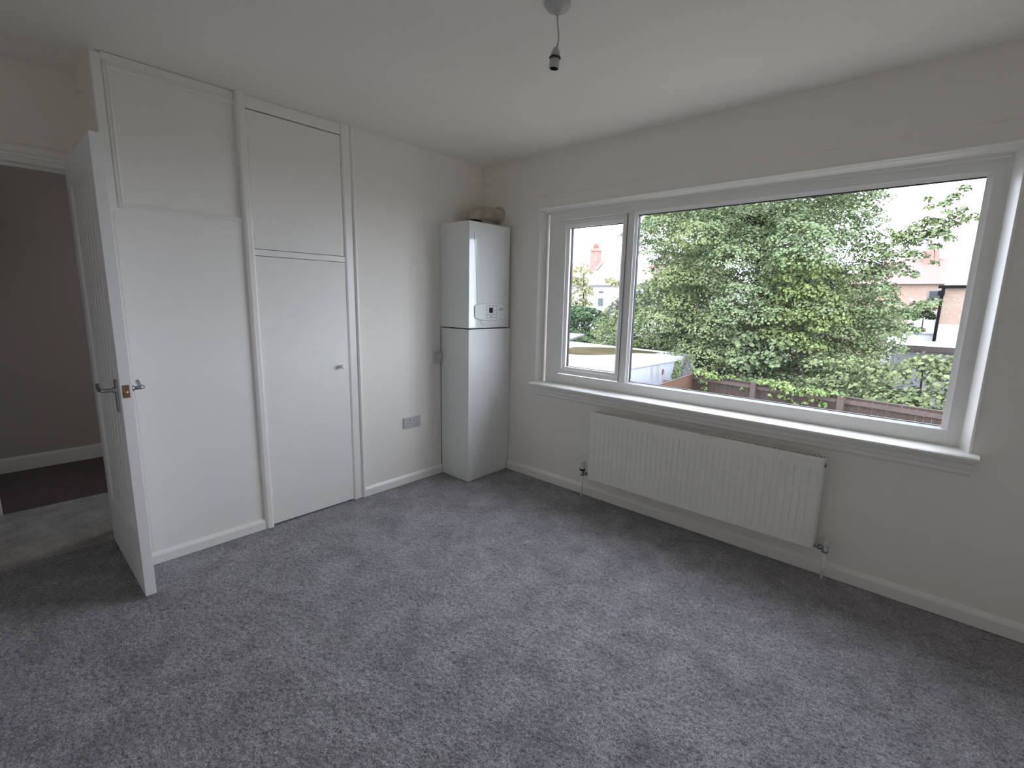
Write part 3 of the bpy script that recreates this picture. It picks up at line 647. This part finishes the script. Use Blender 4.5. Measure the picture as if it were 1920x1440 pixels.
def tree(name, label, cat, base, top, trunk_r, boughs, dens, size, mat, branches=True, **k):
    t = thing(name, base, label, cat)
    C_, N_, S_ = bough_leaves(boughs, dens, size, **k)
    f = leaf_mesh('foliage', C_, N_, S_, mat, t); f['kind'] = 'stuff'
    if trunk_r > 0:
        b, tp = Vector(base), Vector(top); mid = b.lerp(tp, 0.5) + Vector((trunk_r, 0, 0))
        tube('trunk', spline([b, mid, tp], 5), [trunk_r * (1 - 0.6 * i / 10) for i in range(11)], M['bark'], t, 8)
        if branches:
            bb = sorted(boughs, key=lambda q: -q[3])[:14]
            for q in bb:
                s = b.lerp(tp, 0.35 + 0.6 * rng.random()); e = Vector(q[:3]); m_ = s.lerp(e, 0.5) + Vector((0, 0, 0.3))
                tube('branch', spline([s, m_, e], 4), [trunk_r * 0.35 * (1 - 0.7 * i / 8) for i in range(9)], M['bark'], t, 6)
    return t

# big sycamore filling the view
boughs = []
def silh_left(z): return np.interp(z, [-2, 0, 1.5, 2.4, 3.2, 4.5, 6, 8, 9.5], [-7.2, -7.6, -7.6, -6.3, -6.9, -7.3, -6.8, -5.4, -3.5])
def silh_right(z): return np.interp(z, [-2, 0, 1.2, 2.0, 3.0, 3.8, 5, 7, 9.5], [1.5, 1.7, 2.0, 1.6, 1.2, 0.9, 0.9, 0.2, -1.5])
zz = -1.9
while zz < 5.5:
    xl, xr = silh_left(zz), silh_right(zz)
    n = int((xr - xl) / 0.95)
    for i in range(n):
        u = (i + rng.uniform(0.1, 0.9)) / n
        x = xl + 0.5 + u * (xr - xl - 1.0); dm = 2 * u - 1
        y = 16.3 - 3.0 * math.sqrt(max(0.0, 1 - dm * dm)) * math.sqrt(max(0.1, 1 - ((zz - 1.5) / 5.5) ** 2)) + rng.uniform(-0.9, 0.7)
        boughs.append((x, y, zz + rng.uniform(-0.35, 0.35), rng.uniform(0.55, 1.0)))
    zz += 0.85
for i in range(110):
    z_ = rng.uniform(-1.8, 5.0); xl, xr = silh_left(z_), silh_right(z_)
    boughs.append((rng.uniform(xl + 1.0, xr - 0.9), rng.uniform(16.0, 18.2), z_, rng.uniform(0.8, 1.2)))
# loose sprays on the right side against the sky
side_sprays = [(0.9, 14.3, 2.9, .45), (0.8, 14.4, 2.3, .5), (1.3, 14.2, 3.3, .3), (0.95, 14.3, 3.7, .4), (0.7, 14.3, 1.7, .5), (1.3, 14.2, 0.9, .4), (1.2, 14.2, 0.3, .4), (0.8, 14.3, 0.0, .45), (1.5, 14.0, 0.0, .35), (0.95, 14.4, 4.3, .4),(1.15, 14.2, 2.75, .42), (1.5, 14.0, 2.95, .36), (1.85, 13.9, 3.1, .33), (2.15, 13.8, 3.2, .26), (2.45, 13.8, 3.3, .22), (2.05, 13.9, 2.65, .26),
               (1.25, 14.2, 2.25, .4), (1.65, 14.1, 2.35, .34), (2.0, 14.0, 2.2, .22), (1.4, 14.1, 1.75, .42), (1.1, 14.2, 1.2, .45), (1.7, 14.1, 1.35, .36), (2.0, 14.0, 1.15, .3),
               (2.3, 13.9, 1.35, .28), (2.55, 13.9, 1.5, .2), (2.1, 13.9, 0.75, .3), (1.7, 14.1, 0.6, .4), (1.95, 14.0, 0.2, .32), (0.7, 14.2, 3.3, .5), (0.6, 14.3, 4.0, .5), (0.5, 14.3, 4.6, .55)]
boughs += side_sprays
boughs += [(-7.6 + 0.5 * i, 15.8 - 0.12 * i, -1.6 + 0.35 * (i % 3), .7) for i in range(8)] + [(-7.7, 15.6, -0.3, .8), (-7.5, 15.4, 0.5, .8), (-6.9, 15.0, 0.1, .8), (-6.6, 14.9, 1.0, .8)]
boughs += [(-4.9 + 0.62 * i, 14.2 - 0.05 * i + 0.3 * math.sin(i * 2.3), -0.75 + 0.42 * math.sin(i * 1.7), .5 + 0.1 * (i % 2)) for i in range(11)]
boughs += [(-4.2 + 0.9 * i, 13.6 + 0.3 * math.cos(i * 1.9), 0.75 + 0.5 * math.sin(i * 2.9), .55) for i in range(6)]
tips = [(2.6, 13.8, 3.42, .17), (2.82, 13.8, 3.5, .15), (3.02, 13.8, 3.58, .15), (2.45, 13.8, 3.95, .14), (2.6, 13.8, 4.1, .15), (2.76, 13.8, 4.28, .14), (2.5, 13.8, 3.75, .12), (2.15, 13.8, 3.9, .12), (2.12, 13.8, 4.12, .11),
        (2.65, 13.8, 3.1, .15), (2.4, 13.8, 2.9, .16), (2.2, 13.8, 3.55, .18), (2.45, 13.8, 2.5, .11), (2.8, 13.8, 3.8, .12), (1.95, 13.8, 3.4, .2), (1.7, 13.8, 3.2, .22), (2.38, 13.8, 3.5, .2), (2.5, 13.8, 3.2, .18),
        (2.1, 13.8, 3.05, .2), (2.3, 13.8, 3.25, .2), (2.7, 13.8, 3.65, .16), (1.5, 13.8, 2.7, .2), (1.9, 13.8, 2.75, .2)]
syc = tree('sycamore_tree', 'huge leafy sycamore filling most of the window view behind the brown fence', 'tree', (-2.4, 17, GZ), (-2.6, 17, 4.6), 0.26, boughs + tips * 2, 190, 0.088, M['leaf_syc'], flat=0.8, shell=(0.86, 1.04), upbias=0.5)
for q in tips:
    c_ = [p for p in side_sprays + tips if p[0] < q[0] - 0.02]; p = min(c_, key=lambda p: (p[0] - q[0]) ** 2 + (p[2] - q[2]) ** 2)
    tube('twig', spline([p[:3], ((p[0] + q[0]) / 2, (p[1] + q[1]) / 2, (p[2] + q[2]) / 2 + 0.03), q[:3]], 3), [0.011 - 0.0012 * i for i in range(7)], M['bark'], syc, 5)
# yellow-green tree in the middle
yb = [(-0.75, 13.3, 2.1, .42), (-0.35, 13.2, 2.45, .42), (0.1, 13.2, 2.2, .42), (-0.6, 13.2, 1.6, .5), (-0.05, 13.1, 1.7, .5), (0.35, 13.2, 1.5, .42), (-1.1, 13.3, 1.3, .42), (-0.7, 13.1, 0.95, .5), (-0.1, 13.0, 1.05, .5),
      (0.3, 13.0, 0.75, .42), (-1.0, 13.2, 0.5, .42), (-0.4, 13.0, 0.35, .48), (0.15, 13.0, 0.15, .42), (0.6, 13.1, 1.0, .36), (-0.9, 13.2, 2.6, .3)]
tree('lime_tree', 'bright yellow-green leafy young tree in front of the dark sycamore', 'tree', (-0.2, 13.6, GZ), (-0.3, 13.5, 1.8), 0.05, yb, 190, 0.09, M['leaf_yel'], flat=0.7, shell=(0.75, 1.1), branches=False)
# lower shrubs right behind the fence
def shrub(name, label, pts, dens, size, mat, base, cat='shrub', tr=0.04, **k):
    return tree(name, label, cat, base, (base[0], base[1], max(p[2] for p in pts)), tr, pts, dens, size, mat, branches=False, **k)
shrub('laurel_shrub', 'rounded mid-green shrub at the right end behind the fence', [(2.0, 12.0, -0.35, .5), (2.5, 12.1, -0.15, .5), (3.0, 12.2, -0.1, .5), (3.5, 12.2, 0.0, .6), (2.2, 11.6, -0.8, .5), (2.8, 11.6, -0.7, .5), (3.4, 11.6, -0.7, .5), (1.6, 12.1, -0.7, .45), (4.0, 12, -.4, .7), (2.4, 11.6, -1.3, .6), (3.2, 11.6, -1.4, .6), (1.7, 11.8, -1.3, .5), (2.7, 12.0, 0.05, .42), (2.0, 11.7, -0.9, .5), (2.5, 11.5, -0.9, .5), (3.1, 11.6, -0.35, .5), (1.75, 12.0, -0.2, .35), (2.9, 11.4, -1.2, .55), (2.1, 11.4, -1.3, .5)], 110, 0.11, M['leaf_pale'], (2.6, 12.2, GZ))
shrub('elder_shrub', 'pale green shrub behind the middle of the brown fence', [(0.9, 12.2, -0.6, .45), (0.5, 12.4, -0.2, .42), (1.1, 12.5, -0.15, .45), (1.3, 12.3, -1.0, .45), (0.3, 12.4, -1.5, .35), (-0.1, 12.3, -1.0, .35), (0.8, 12.3, -1.4, .5), (0.0, 12.5, -1.6, .35), (0.4, 12.2, -0.75, .4), (1.0, 12.1, -1.0, .45)], 110, 0.11, M['leaf_pale'], (0.9, 12.5, GZ))
shrub('bramble_bush', 'low dark green bush behind the left part of the brown fence', [(-2.0, 13.3, -0.3, .55), (-1.6, 12.9, -0.5, .6), (-0.9, 13.0, -0.3, .55), (-2.3, 13.6, -0.6, .55), (-1.7, 12.9, -1.2, .6), (-1.2, 12.8, -1.2, .6), (-3.0, 14.0, 0.0, .55), (-2.6, 13.4, -1.4, .6), (-1.7, 13.3, 0.25, .6), (-0.6, 13.1, 0.2, .5)], 80, 0.16, M['leaf_syc'], (-1.9, 13.2, GZ))
# left pane: dark evergreen, pale bush, slender pale tree
shrub('evergreen_bush', 'dense dark evergreen bush behind the garage roof in the left pane', [(-13.2, 20, 0.3, 1.2), (-12.0, 19.8, 0.35, 1.1), (-11.0, 19.8, 0.1, 1.0), (-12.4, 19.4, -0.6, 1.2), (-11.3, 19.3, -0.8, 1.0), (-13.6, 19.5, -0.3, 1.1), (-14.4, 20, 0.6, 1.1), (-10.4, 19.9, -0.2, .7), (-12.3, 19.3, -1.6, 1.2), (-10.8, 19.3, -1.6, 1.0)], 40, 0.24, M['leaf_dark'], (-12, 20, GZ))
shrub('hazel_bush', 'pale green bush at the corner of the garage roof beside the window mullion', [(-9.0, 17.0, -0.1, .75), (-8.2, 16.8, 0.1, .8), (-8.6, 16.6, -0.8, .8), (-7.7, 16.5, -0.7, .8), (-9.4, 16.6, -0.9, .6), (-7.5, 16.6, 0.4, .8), (-8.0, 16.2, -1.5, .8), (-9.1, 16.2, -1.5, .7), (-6.8, 16.3, -.6, .8), (-6.9, 16.3, -1.5, .8)], 55, 0.18, M['leaf_pale'], (-8.4, 17, GZ))
shrub('birch_tree', 'slender yellowing tree at the left edge of the left pane', [(-17.0, 26.5, 3.4, .8), (-17.1, 26.5, 2.6, .8), (-16.9, 26.5, 1.8, .9), (-17.3, 26.5, 1.0, 1.0), (-16.4, 26.4, 2.1, .5), (-18, 26.5, 2.6, 1.0), (-16.6, 26.4, 1.0, .7)], 22, 0.22, M['leaf_autumn'], (-17.0, 26.8, GZ), cat='tree', tr=0.1)
shrub('rowan_tree', 'small pale-leaved tree standing before the white house wall', [(-17.2, 32, 2.7, .55), (-16.4, 32, 2.9, .6), (-15.8, 32, 2.5, .6), (-17.9, 32, 3.0, .45), (-16.4, 32, 2.1, .5)], 24, 0.24, M['leaf_autumn'], (-16.5, 32.2, GZ), cat='tree', tr=0.18)
shrub('privet_hedge', 'low bright green hedge in front of the brick house on the right', [(0.0 + 0.32 * i, 26 + rng.uniform(-.1, .1), 0.25 + 0.08 * math.sin(i), .40) for i in range(7)], 60, 0.15, M['leaf_hedge'], (1.8, 26, GZ), cat='hedge')
shrub('garden_bush', 'dark green bushy growth below the conservatory roof on the right', [(0.6 + 0.36 * i, 29, 0.95 + 0.1 * math.cos(i * 2), .5) for i in range(5)], 45, 0.2, M['leaf_dark'], (2.0, 29, GZ))
shrub('far_bush', 'small green bush beside the downpipe of the brick house', [(2.0, 28.2, 1.45, .3), (1.75, 28.3, 1.55, .3), (2.2, 28.2, 1.3, .28)], 60, 0.14, M['leaf_hedge'], (2.0, 28.4, GZ))

# ---- garage
ga = thing('garage', (-6.3, 9.5, GZ), 'flat-roofed pale sheet-clad garage with a wide bright roof', 'garage')
gx = lambda y: -3.36 + (y - 9) * 0.035
gb = lambda x: 13.02 - (x + 3.3) * 0.11
def quadprism(name, pts, z0, z1, mat, parent):
    bm = bmesh.new(); A = [bm.verts.new((*p, z0)) for p in pts]; B = [bm.verts.new((*p, z1)) for p in pts]; n = len(pts)
    for i in range(n): bm.faces.new((A[i], A[(i + 1) % n], B[(i + 1) % n], B[i]))
    bm.faces.new(A[::-1]); bm.faces.new(B); return link(name, mesh_bm(bm, name), mat, parent)
quadprism('roof', [(gx(5.5), 5.5), (gx(13), gb(gx(13))), (-10.5, gb(-10.5)), (-10.5, 5.5)], -0.40, -0.315, M['felt'], ga)
# kerb around the edge, slightly proud
quadprism('roof_kerb', [(gx(5.5) + 0.02, 5.5), (gx(13) + 0.02, gb(gx(13)) + 0.03), (gx(13) - 0.13, gb(gx(13)) + 0.03), (gx(5.5) - 0.13, 5.5)], -0.41, -0.285, M['felt'], ga)
quadprism('roof_kerb', [(gx(13) - 0.131, gb(gx(13)) - 0.12), (gx(13) - 0.131, gb(gx(13)) + 0.03), (-10.5, gb(-10.5) + 0.03), (-10.5, gb(-10.5) - 0.12)], -0.41, -0.285, M['felt'], ga)
# ribbed sheet wall facing our garden
bm = bmesh.new(); cols = []; y = 5.6; k = 0
while y < 12.95:
    xx = gx(y) - 0.03 + (0.010 if k % 4 in (0, 1) else 0.0)
    cols.append([bm.verts.new((xx, y, GZ)), bm.verts.new((xx, y, -0.41)), bm.verts.new((xx - 0.06, y, -0.41)), bm.verts.new((xx - 0.06, y, GZ))]); y += (0.05, 0.012, 0.05, 0.012)[k % 4]; k += 1
for a, b in zip(cols, cols[1:]):
    for j in range(4): bm.faces.new((a[j], a[(j + 1) % 4], b[(j + 1) % 4], b[j]))
bm.faces.new(cols[0]); bm.faces.new(cols[-1][::-1])
link('side_wall', mesh_bm(bm, 'side_wall'), M['asbestos'], ga)
box('corner_post', gx(13) - 0.06, gx(13) + 0.02, 12.93, 13.0, GZ, -0.40, M['render'], ga)
quadprism('back_wall', [(gx(13) - 0.08, 12.90), (gx(13) - 0.08, 12.98), (-10.4, 13.74), (-10.4, 13.66)], GZ, -0.41, M['render'], ga)
box('far_wall', -10.4, -10.3, 5.6, 13.6, GZ, -0.41, M['render'], ga)
box('front_wall', -10.3, gx(5.6) - 0.1, 5.6, 5.7, GZ, -0.41, M['render'], ga)
# rust stains: thin irregular patches on the wall
def blob(name, cx, cy, cz, ry, rz, mat, parent, n=14, seed=1, axis='x', th=0.004):
    r = random.Random(seed); pr = []
    for i in range(n):
        a = 2 * PI * i / n; f = r.uniform(0.7, 1.15); pr.append((cy + ry * f * math.cos(a), cz + rz * f * math.sin(a)))
    return prism(name, pr, axis, cx, cx + th, mat, parent)
blob('rust_stain', gx(10.9) - 0.006, 10.9, -0.68, 0.06, 0.10, M['rust'], ga, seed=2)
blob('rust_stain', gx(12.35) - 0.006, 12.35, -0.60, 0.12, 0.08, M['rust'], ga, seed=3)
# rainwater lying on the roof
pp = [(-7.05, 11.05), (-7.34, 11.94), (-6.9, 12.6), (-6.2, 13.0), (-5.6, 13.02), (-4.92, 12.95), (-4.26, 12.77), (-4.3, 12.3), (-4.75, 11.98), (-5.0, 11.4), (-5.0, 11.01), (-5.3, 10.2), (-5.7, 9.85), (-6.13, 9.78), (-6.6, 10.2)]
pw = quadprism('puddle', pp, -0.316, -0.311, M['puddle'], None); props(pw, 'shallow pool of rainwater on the garage roof, dark reflections painted in as brown', 'puddle')
C_, N_, S_ = bough_leaves([(gx(11.5) + 0.03, 11.75, -0.62, .16), (gx(11.5) + 0.05, 11.7, -0.85, .2), (gx(11.5) + 0.03, 11.8, -0.48, .1), (gx(11.5) + 0.05, 11.72, -1.1, .2)], 520, 0.065, flat=1.1)
o = leaf_mesh('climbing_ivy', C_, N_, S_, M['leaf_ivy']); props(o, 'bright green creeper growing up the pale garage wall', 'ivy', kind=None)

# low roof and brick wall seen behind the garage
lo = thing('garden_shed', (-12.6, 16.4, GZ), 'low shed with grey felt roof behind the garage in the left pane', 'shed')
prism('roof', [(15.6, -0.55), (17.6, -0.25), (17.6, -0.33), (15.6, -0.68)], 'x', -15.0, -10.6, M['grey_board'], lo)
box('fascia', -15.0, -10.6, 15.56, 15.62, -0.74, -0.60, M['fascia'], lo)
box('wall', -14.9, -10.7, 15.7, 17.5, GZ, -0.70, M['brick_far'], lo)

# ---- fences
def fence(name, label, P0, P1, top0, top1, mat, posts, side, plank=0.125, arris=True):
    f = thing(name, (*P0, GZ), label, 'fence')
    a, b = Vector((*P0, 0)), Vector((*P1, 0)); d = (b - a); L = d.length; d.normalize(); nrm = Vector((d.y, -d.x, 0)) * side; ang = math.atan2(d.y, d.x)
    rail_mat = M['fence_rail']
    n = int(L / plank); r = random.Random(5); pm = None
    for i in range(n):
        t = (i + 0.5) * plank / L; p = a.lerp(b, t); zt = top0 + (top1 - top0) * t
        if pm is None:
            bm = bmesh.new(); bmesh.ops.create_cube(bm, size=1.0)
            for v in bm.verts: v.co = Vector((v.co.x * (plank - 0.013), v.co.y * 0.016, v.co.z * 1.9 - 0.95))
            pm = mesh_bm(bm, 'plank'); pm.materials.append(mat)
        o = link('plank', pm, None, f); o.location = o.location + Vector(p) + Vector((0, 0, zt - r.uniform(0, 0.008))) - Vector((0, 0, 0))
        o.rotation_euler = (0, r.uniform(-0.004, 0.004), ang + r.uniform(-0.02, 0.02))
    def beam(nm, z, h, w, off):
        bm = bmesh.new(); q = []
        for p, zt in ((a, top0), (b, top1)):
            for dn, dz in ((0, 0), (w, 0), (w, -h), (0, -h)): q.append(bm.verts.new(p + nrm * (off + dn) + Vector((0, 0, zt + z + dz))))
        for i in range(4): bm.faces.new((q[i], q[(i + 1) % 4], q[4 + (i + 1) % 4], q[4 + i]))
        bm.faces.new(q[:4]); bm.faces.new(q[4:][::-1]); link(nm, mesh_bm(bm, nm), rail_mat, f)
    beam('rail', -0.06, 0.085, 0.06, 0.010)
    beam('rail', -1.0, 0.08, 0.05, 0.010)
    beam('capping', 0.012, 0.02, 0.05, -0.02)
    for p in posts:
        t = (Vector((*p, 0)) - a).length / L; zt = top0 + (top1 - top0) * t; c = a.lerp(b, t) + nrm * 0.085
        pw_ = 0.065
        bm = bmesh.new(); bmesh.ops.create_cube(bm, size=1.0)
        for v in bm.verts: v.co = Vector((v.co.x * 0.13, v.co.y * 0.13, v.co.z * 2.0 - 1.0))
        o = link('post', mesh_bm(bm, 'post'), rail_mat, f); o.location = o.location + c + Vector((0, 0, zt + 0.03)); o.rotation_euler = (0, 0, ang)
    return f
fence('garden_fence', 'dark brown vertical-board fence running across below the tree', (-2.36, 10.72), (5.6, 9.12), -0.60, -0.60, M['fence'], [(-0.54, 9.96 + 0.38), (1.38, 9.55 + .42), (3.3, 9.58), (5.2, 9.2)], 1)
fence('side_fence', 'orange-brown board fence running along the pale garage wall', (-2.30, 10.8), (-2.0, 5.2), -0.60, -0.62, M['fence_light'], [(-2.29, 10.7), (-2.2, 8.9), (-2.1, 7.1)], 1)
fence('far_side_fence', 'short weathered fence run beyond the corner beside the garage', (-2.36, 10.90), (-2.50, 12.2), -0.58, -0.55, M['fence_light'], [(-2.42, 11.4)], -1)
# creeper over the fence
def creeper(label, pts, dens=260, s=0.085):
    C_, N_, S_ = bough_leaves(pts, dens, s, flat=0.8)
    return props(leaf_mesh('creeper', C_, N_, S_, M['leaf_ivy']), label, 'creeper')
def fy(x): return 10.72 + (x + 2.36) * (9.12 - 10.72) / 7.96
def onf(x, dz, r): return (x, fy(x) - 0.09, -0.60 + dz, r)
creeper('bright creeper clump spilling over the left end of the fence', [onf(-2.05, 0.02, .22), onf(-1.75, 0.0, .2), onf(-1.95, -0.2, .12), onf(-1.9, -0.38, .09), onf(-1.5, -0.04, .12)])
creeper('thin strand of bright creeper along the fence top left of the second post', [onf(-1.3 + 0.22 * i, 0.05, .06) for i in range(5)] + [onf(-1.2, 0.07, .09), onf(-0.85, -0.2, .04)])
creeper('wide bright creeper mass hanging just right of the second fence post', [onf(-0.2, 0.03, .2), onf(0.05, -0.02, .22), onf(0.3, -0.06, .2), onf(0.12, -0.22, .1), onf(-0.15, -0.25, .06), onf(0.3, -0.3, .09), onf(0.45, -0.36, .07), onf(-.4, .03, .12)])
creeper('bright creeper trailing lowest over the fence in the middle', [onf(0.7, -0.02, .18), onf(0.95, -0.02, .18), onf(0.8, -0.2, .09), onf(1.02, -0.25, .09), onf(1.03, -0.42, .07), onf(1.2, 0.0, .1), onf(1.38, 0.0, .07), onf(0.52, -0.1, .12), onf(0.65, -0.3, .06)])

# ---- houses
def house_wall(name, p, x0, x1, y0, y1, z0, z1, mat): return box(name, x0, x1, y0, y1, z0, z1, mat, p)
def hip_roof(name, x0, x1, y0, y1, z, rx0, rx1, ry, rz, mat, parent):
    bm = bmesh.new(); v = [bm.verts.new(c) for c in ((x0, y0, z), (x1, y0, z), (x1, y1, z), (x0, y1, z), (rx0, ry, rz), (rx1, ry, rz))]
    for f in ((0, 1, 5, 4), (1, 2, 5), (2, 3, 4, 5), (3, 0, 4), (3, 2, 1, 0)): bm.faces.new([v[i] for i in f])
    return link(name, mesh_bm(bm, name), mat, parent)
hl = thing('house', (-24, 42, GZ), 'white rendered house with pinkish tiled roof and red chimney beyond the left pane', 'house')
house_wall('wall', hl, -30, -18.5, 38.4, 47, GZ, 3.02, M['render'])
hip_roof('roof', -30.4, -18.2, 38, 47.4, 3.0, -26.5, -24.0, 42.7, 6.9, M['tile_a'], hl)
box('gutter', -30.4, -18.2, 37.9, 38.02, 2.92, 3.03, M['grey_board'], hl)
wd = box('window', -22.95, -22.35, 38.33, 38.42, 0.95, 1.75, M['grey_board'], hl); box('pane', -22.88, -22.42, 38.30, 38.34, 1.02, 1.68, M['glass_far'], wd)
wd = box('window', -22.9, -22.4, 38.33, 38.42, 2.22, 2.42, M['grey_board'], hl); box('pane', -22.85, -22.45, 38.30, 38.34, 2.26, 2.38, M['glass_far'], wd)
ch = box('chimney', -25.0, -24.25, 39.8, 40.6, 4.0, 6.75, M['brick_red'], hl)
box('chimney_band', -25.1, -24.15, 39.7, 40.7, 6.45, 6.62, M['tile_a'], ch)
for xx in (-24.85, -24.62, -24.40): lathe('chimney_pot', [(0.11, 0), (0.10, 0.25), (0.12, 0.5)], (xx, 40.2, 6.75), (0, 0, 1), M['flue_pot'], ch, 10)
prism('flashing', [(39.75, 4.75), (39.75, 4.6), (40.7, 5.35), (40.7, 5.5)], 'x', -24.24, -24.10, M['render'], hl)
an = thing('house', (-17, 50, GZ), 'second pale house with redder hipped roof just right of the chimney house', 'house')
house_wall('wall', an, -26, -14, 50.4, 58, GZ, 3.2, M['render']); hip_roof('roof', -26.4, -13.6, 50, 58.4, 3.2, -23.8, -20.5, 54.2, 7.4, M['tile_b'], an)
# right side: brick house with gutter and downpipe
hr = thing('brick_house', (4.5, 26, GZ), 'brick and white rendered house side with black gutter at the right edge of the window', 'house')
house_wall('upper_wall', hr, 2.60, 8, 24, 31, 0.75, 2.25, M['brick_far']); house_wall('rendered_wall', hr, 2.58, 8, 23.97, 31, GZ, 0.75, M['render'])
box('gutter', 2.45, 8.2, 23.80, 23.95, 2.22, 2.34, M['gutter'], hr, 0.02)
tube('downpipe', [(2.62, 23.88, 2.22), (2.60, 23.9, 2.05), (2.60, 23.9, GZ)], 0.055, M['gutter'], hr, 8)
box('hopper', 2.46, 2.68, 23.80, 23.96, 1.92, 2.12, M['gutter'], hr, 0.02)
prism('roof', [(23.8, 2.3), (27.5, 4.2), (31.3, 2.3)], 'x', 2.62, 8.3, M['tile_a'], hr)
ex = thing('flat_roof_extension', (3.2, 20, GZ), 'low grey extension with brown fascia board behind the right-hand shrub', 'extension')
box('wall', 1.55, 8, 19.1, 22.5, GZ, 0.02, M['grey_board'], ex); box('fascia', 1.9, 8, 18.95, 19.08, -0.10, 0.10, M['fascia'], ex, 0.01); box('roof', 1.5, 8, 18.98, 22.7, 0.03, 0.09, M['felt'], ex)
gw = thing('garden_wall', (1.8, 24.5, GZ), 'low white rendered garden wall left of the black downpipe', 'wall')
box('render_face', 0.9, 2.57, 24.4, 24.6, GZ, 0.30, M['render'], gw); box('coping', 0.85, 2.57, 24.35, 24.65, 0.30, 0.36, M['felt'], gw)
fb = thing('terraced_house', (0.6, 42, GZ), 'distant orange brick house with red roof and chimneys behind the tree branches', 'house')
house_wall('wall', fb, -3.5, 6.5, 40, 48, GZ, 3.0, M['brick_far']); hip_roof('roof', -3.8, 6.8, 39.7, 48.3, 3.0, -1.0, 3.5, 44, 5.0, M['tile_b'], fb)
box('chimney', 1.0, 1.9, 43.2, 44.0, 4.2, 5.5, M['brick_red'], fb)
lathe('chimney_pot', [(0.13, 0), (0.11, 0.3), (0.13, 0.5)], (1.45, 43.6, 5.5), (0, 0, 1), M['flue_pot'], fb, 10)
wd = box('window', 1.75, 2.5, 39.94, 40.02, 1.9, 2.6, M['grey_board'], fb); box('pane', 1.82, 2.43, 39.91, 39.95, 1.97, 2.53, M['glass_far'], wd)
co = thing('conservatory', (2.1, 32, GZ), 'small white conservatory with sloping roof among the green bushes', 'conservatory')
prism('roof', [(1.2, 1.95), (2.7, 1.1), (2.7, 1.0), (1.2, 1.85)], 'y', 31.6, 33.6, M['render'], co)
box('wall', 1.3, 2.6, 31.7, 33.5, GZ, 1.05, M['render'], co)
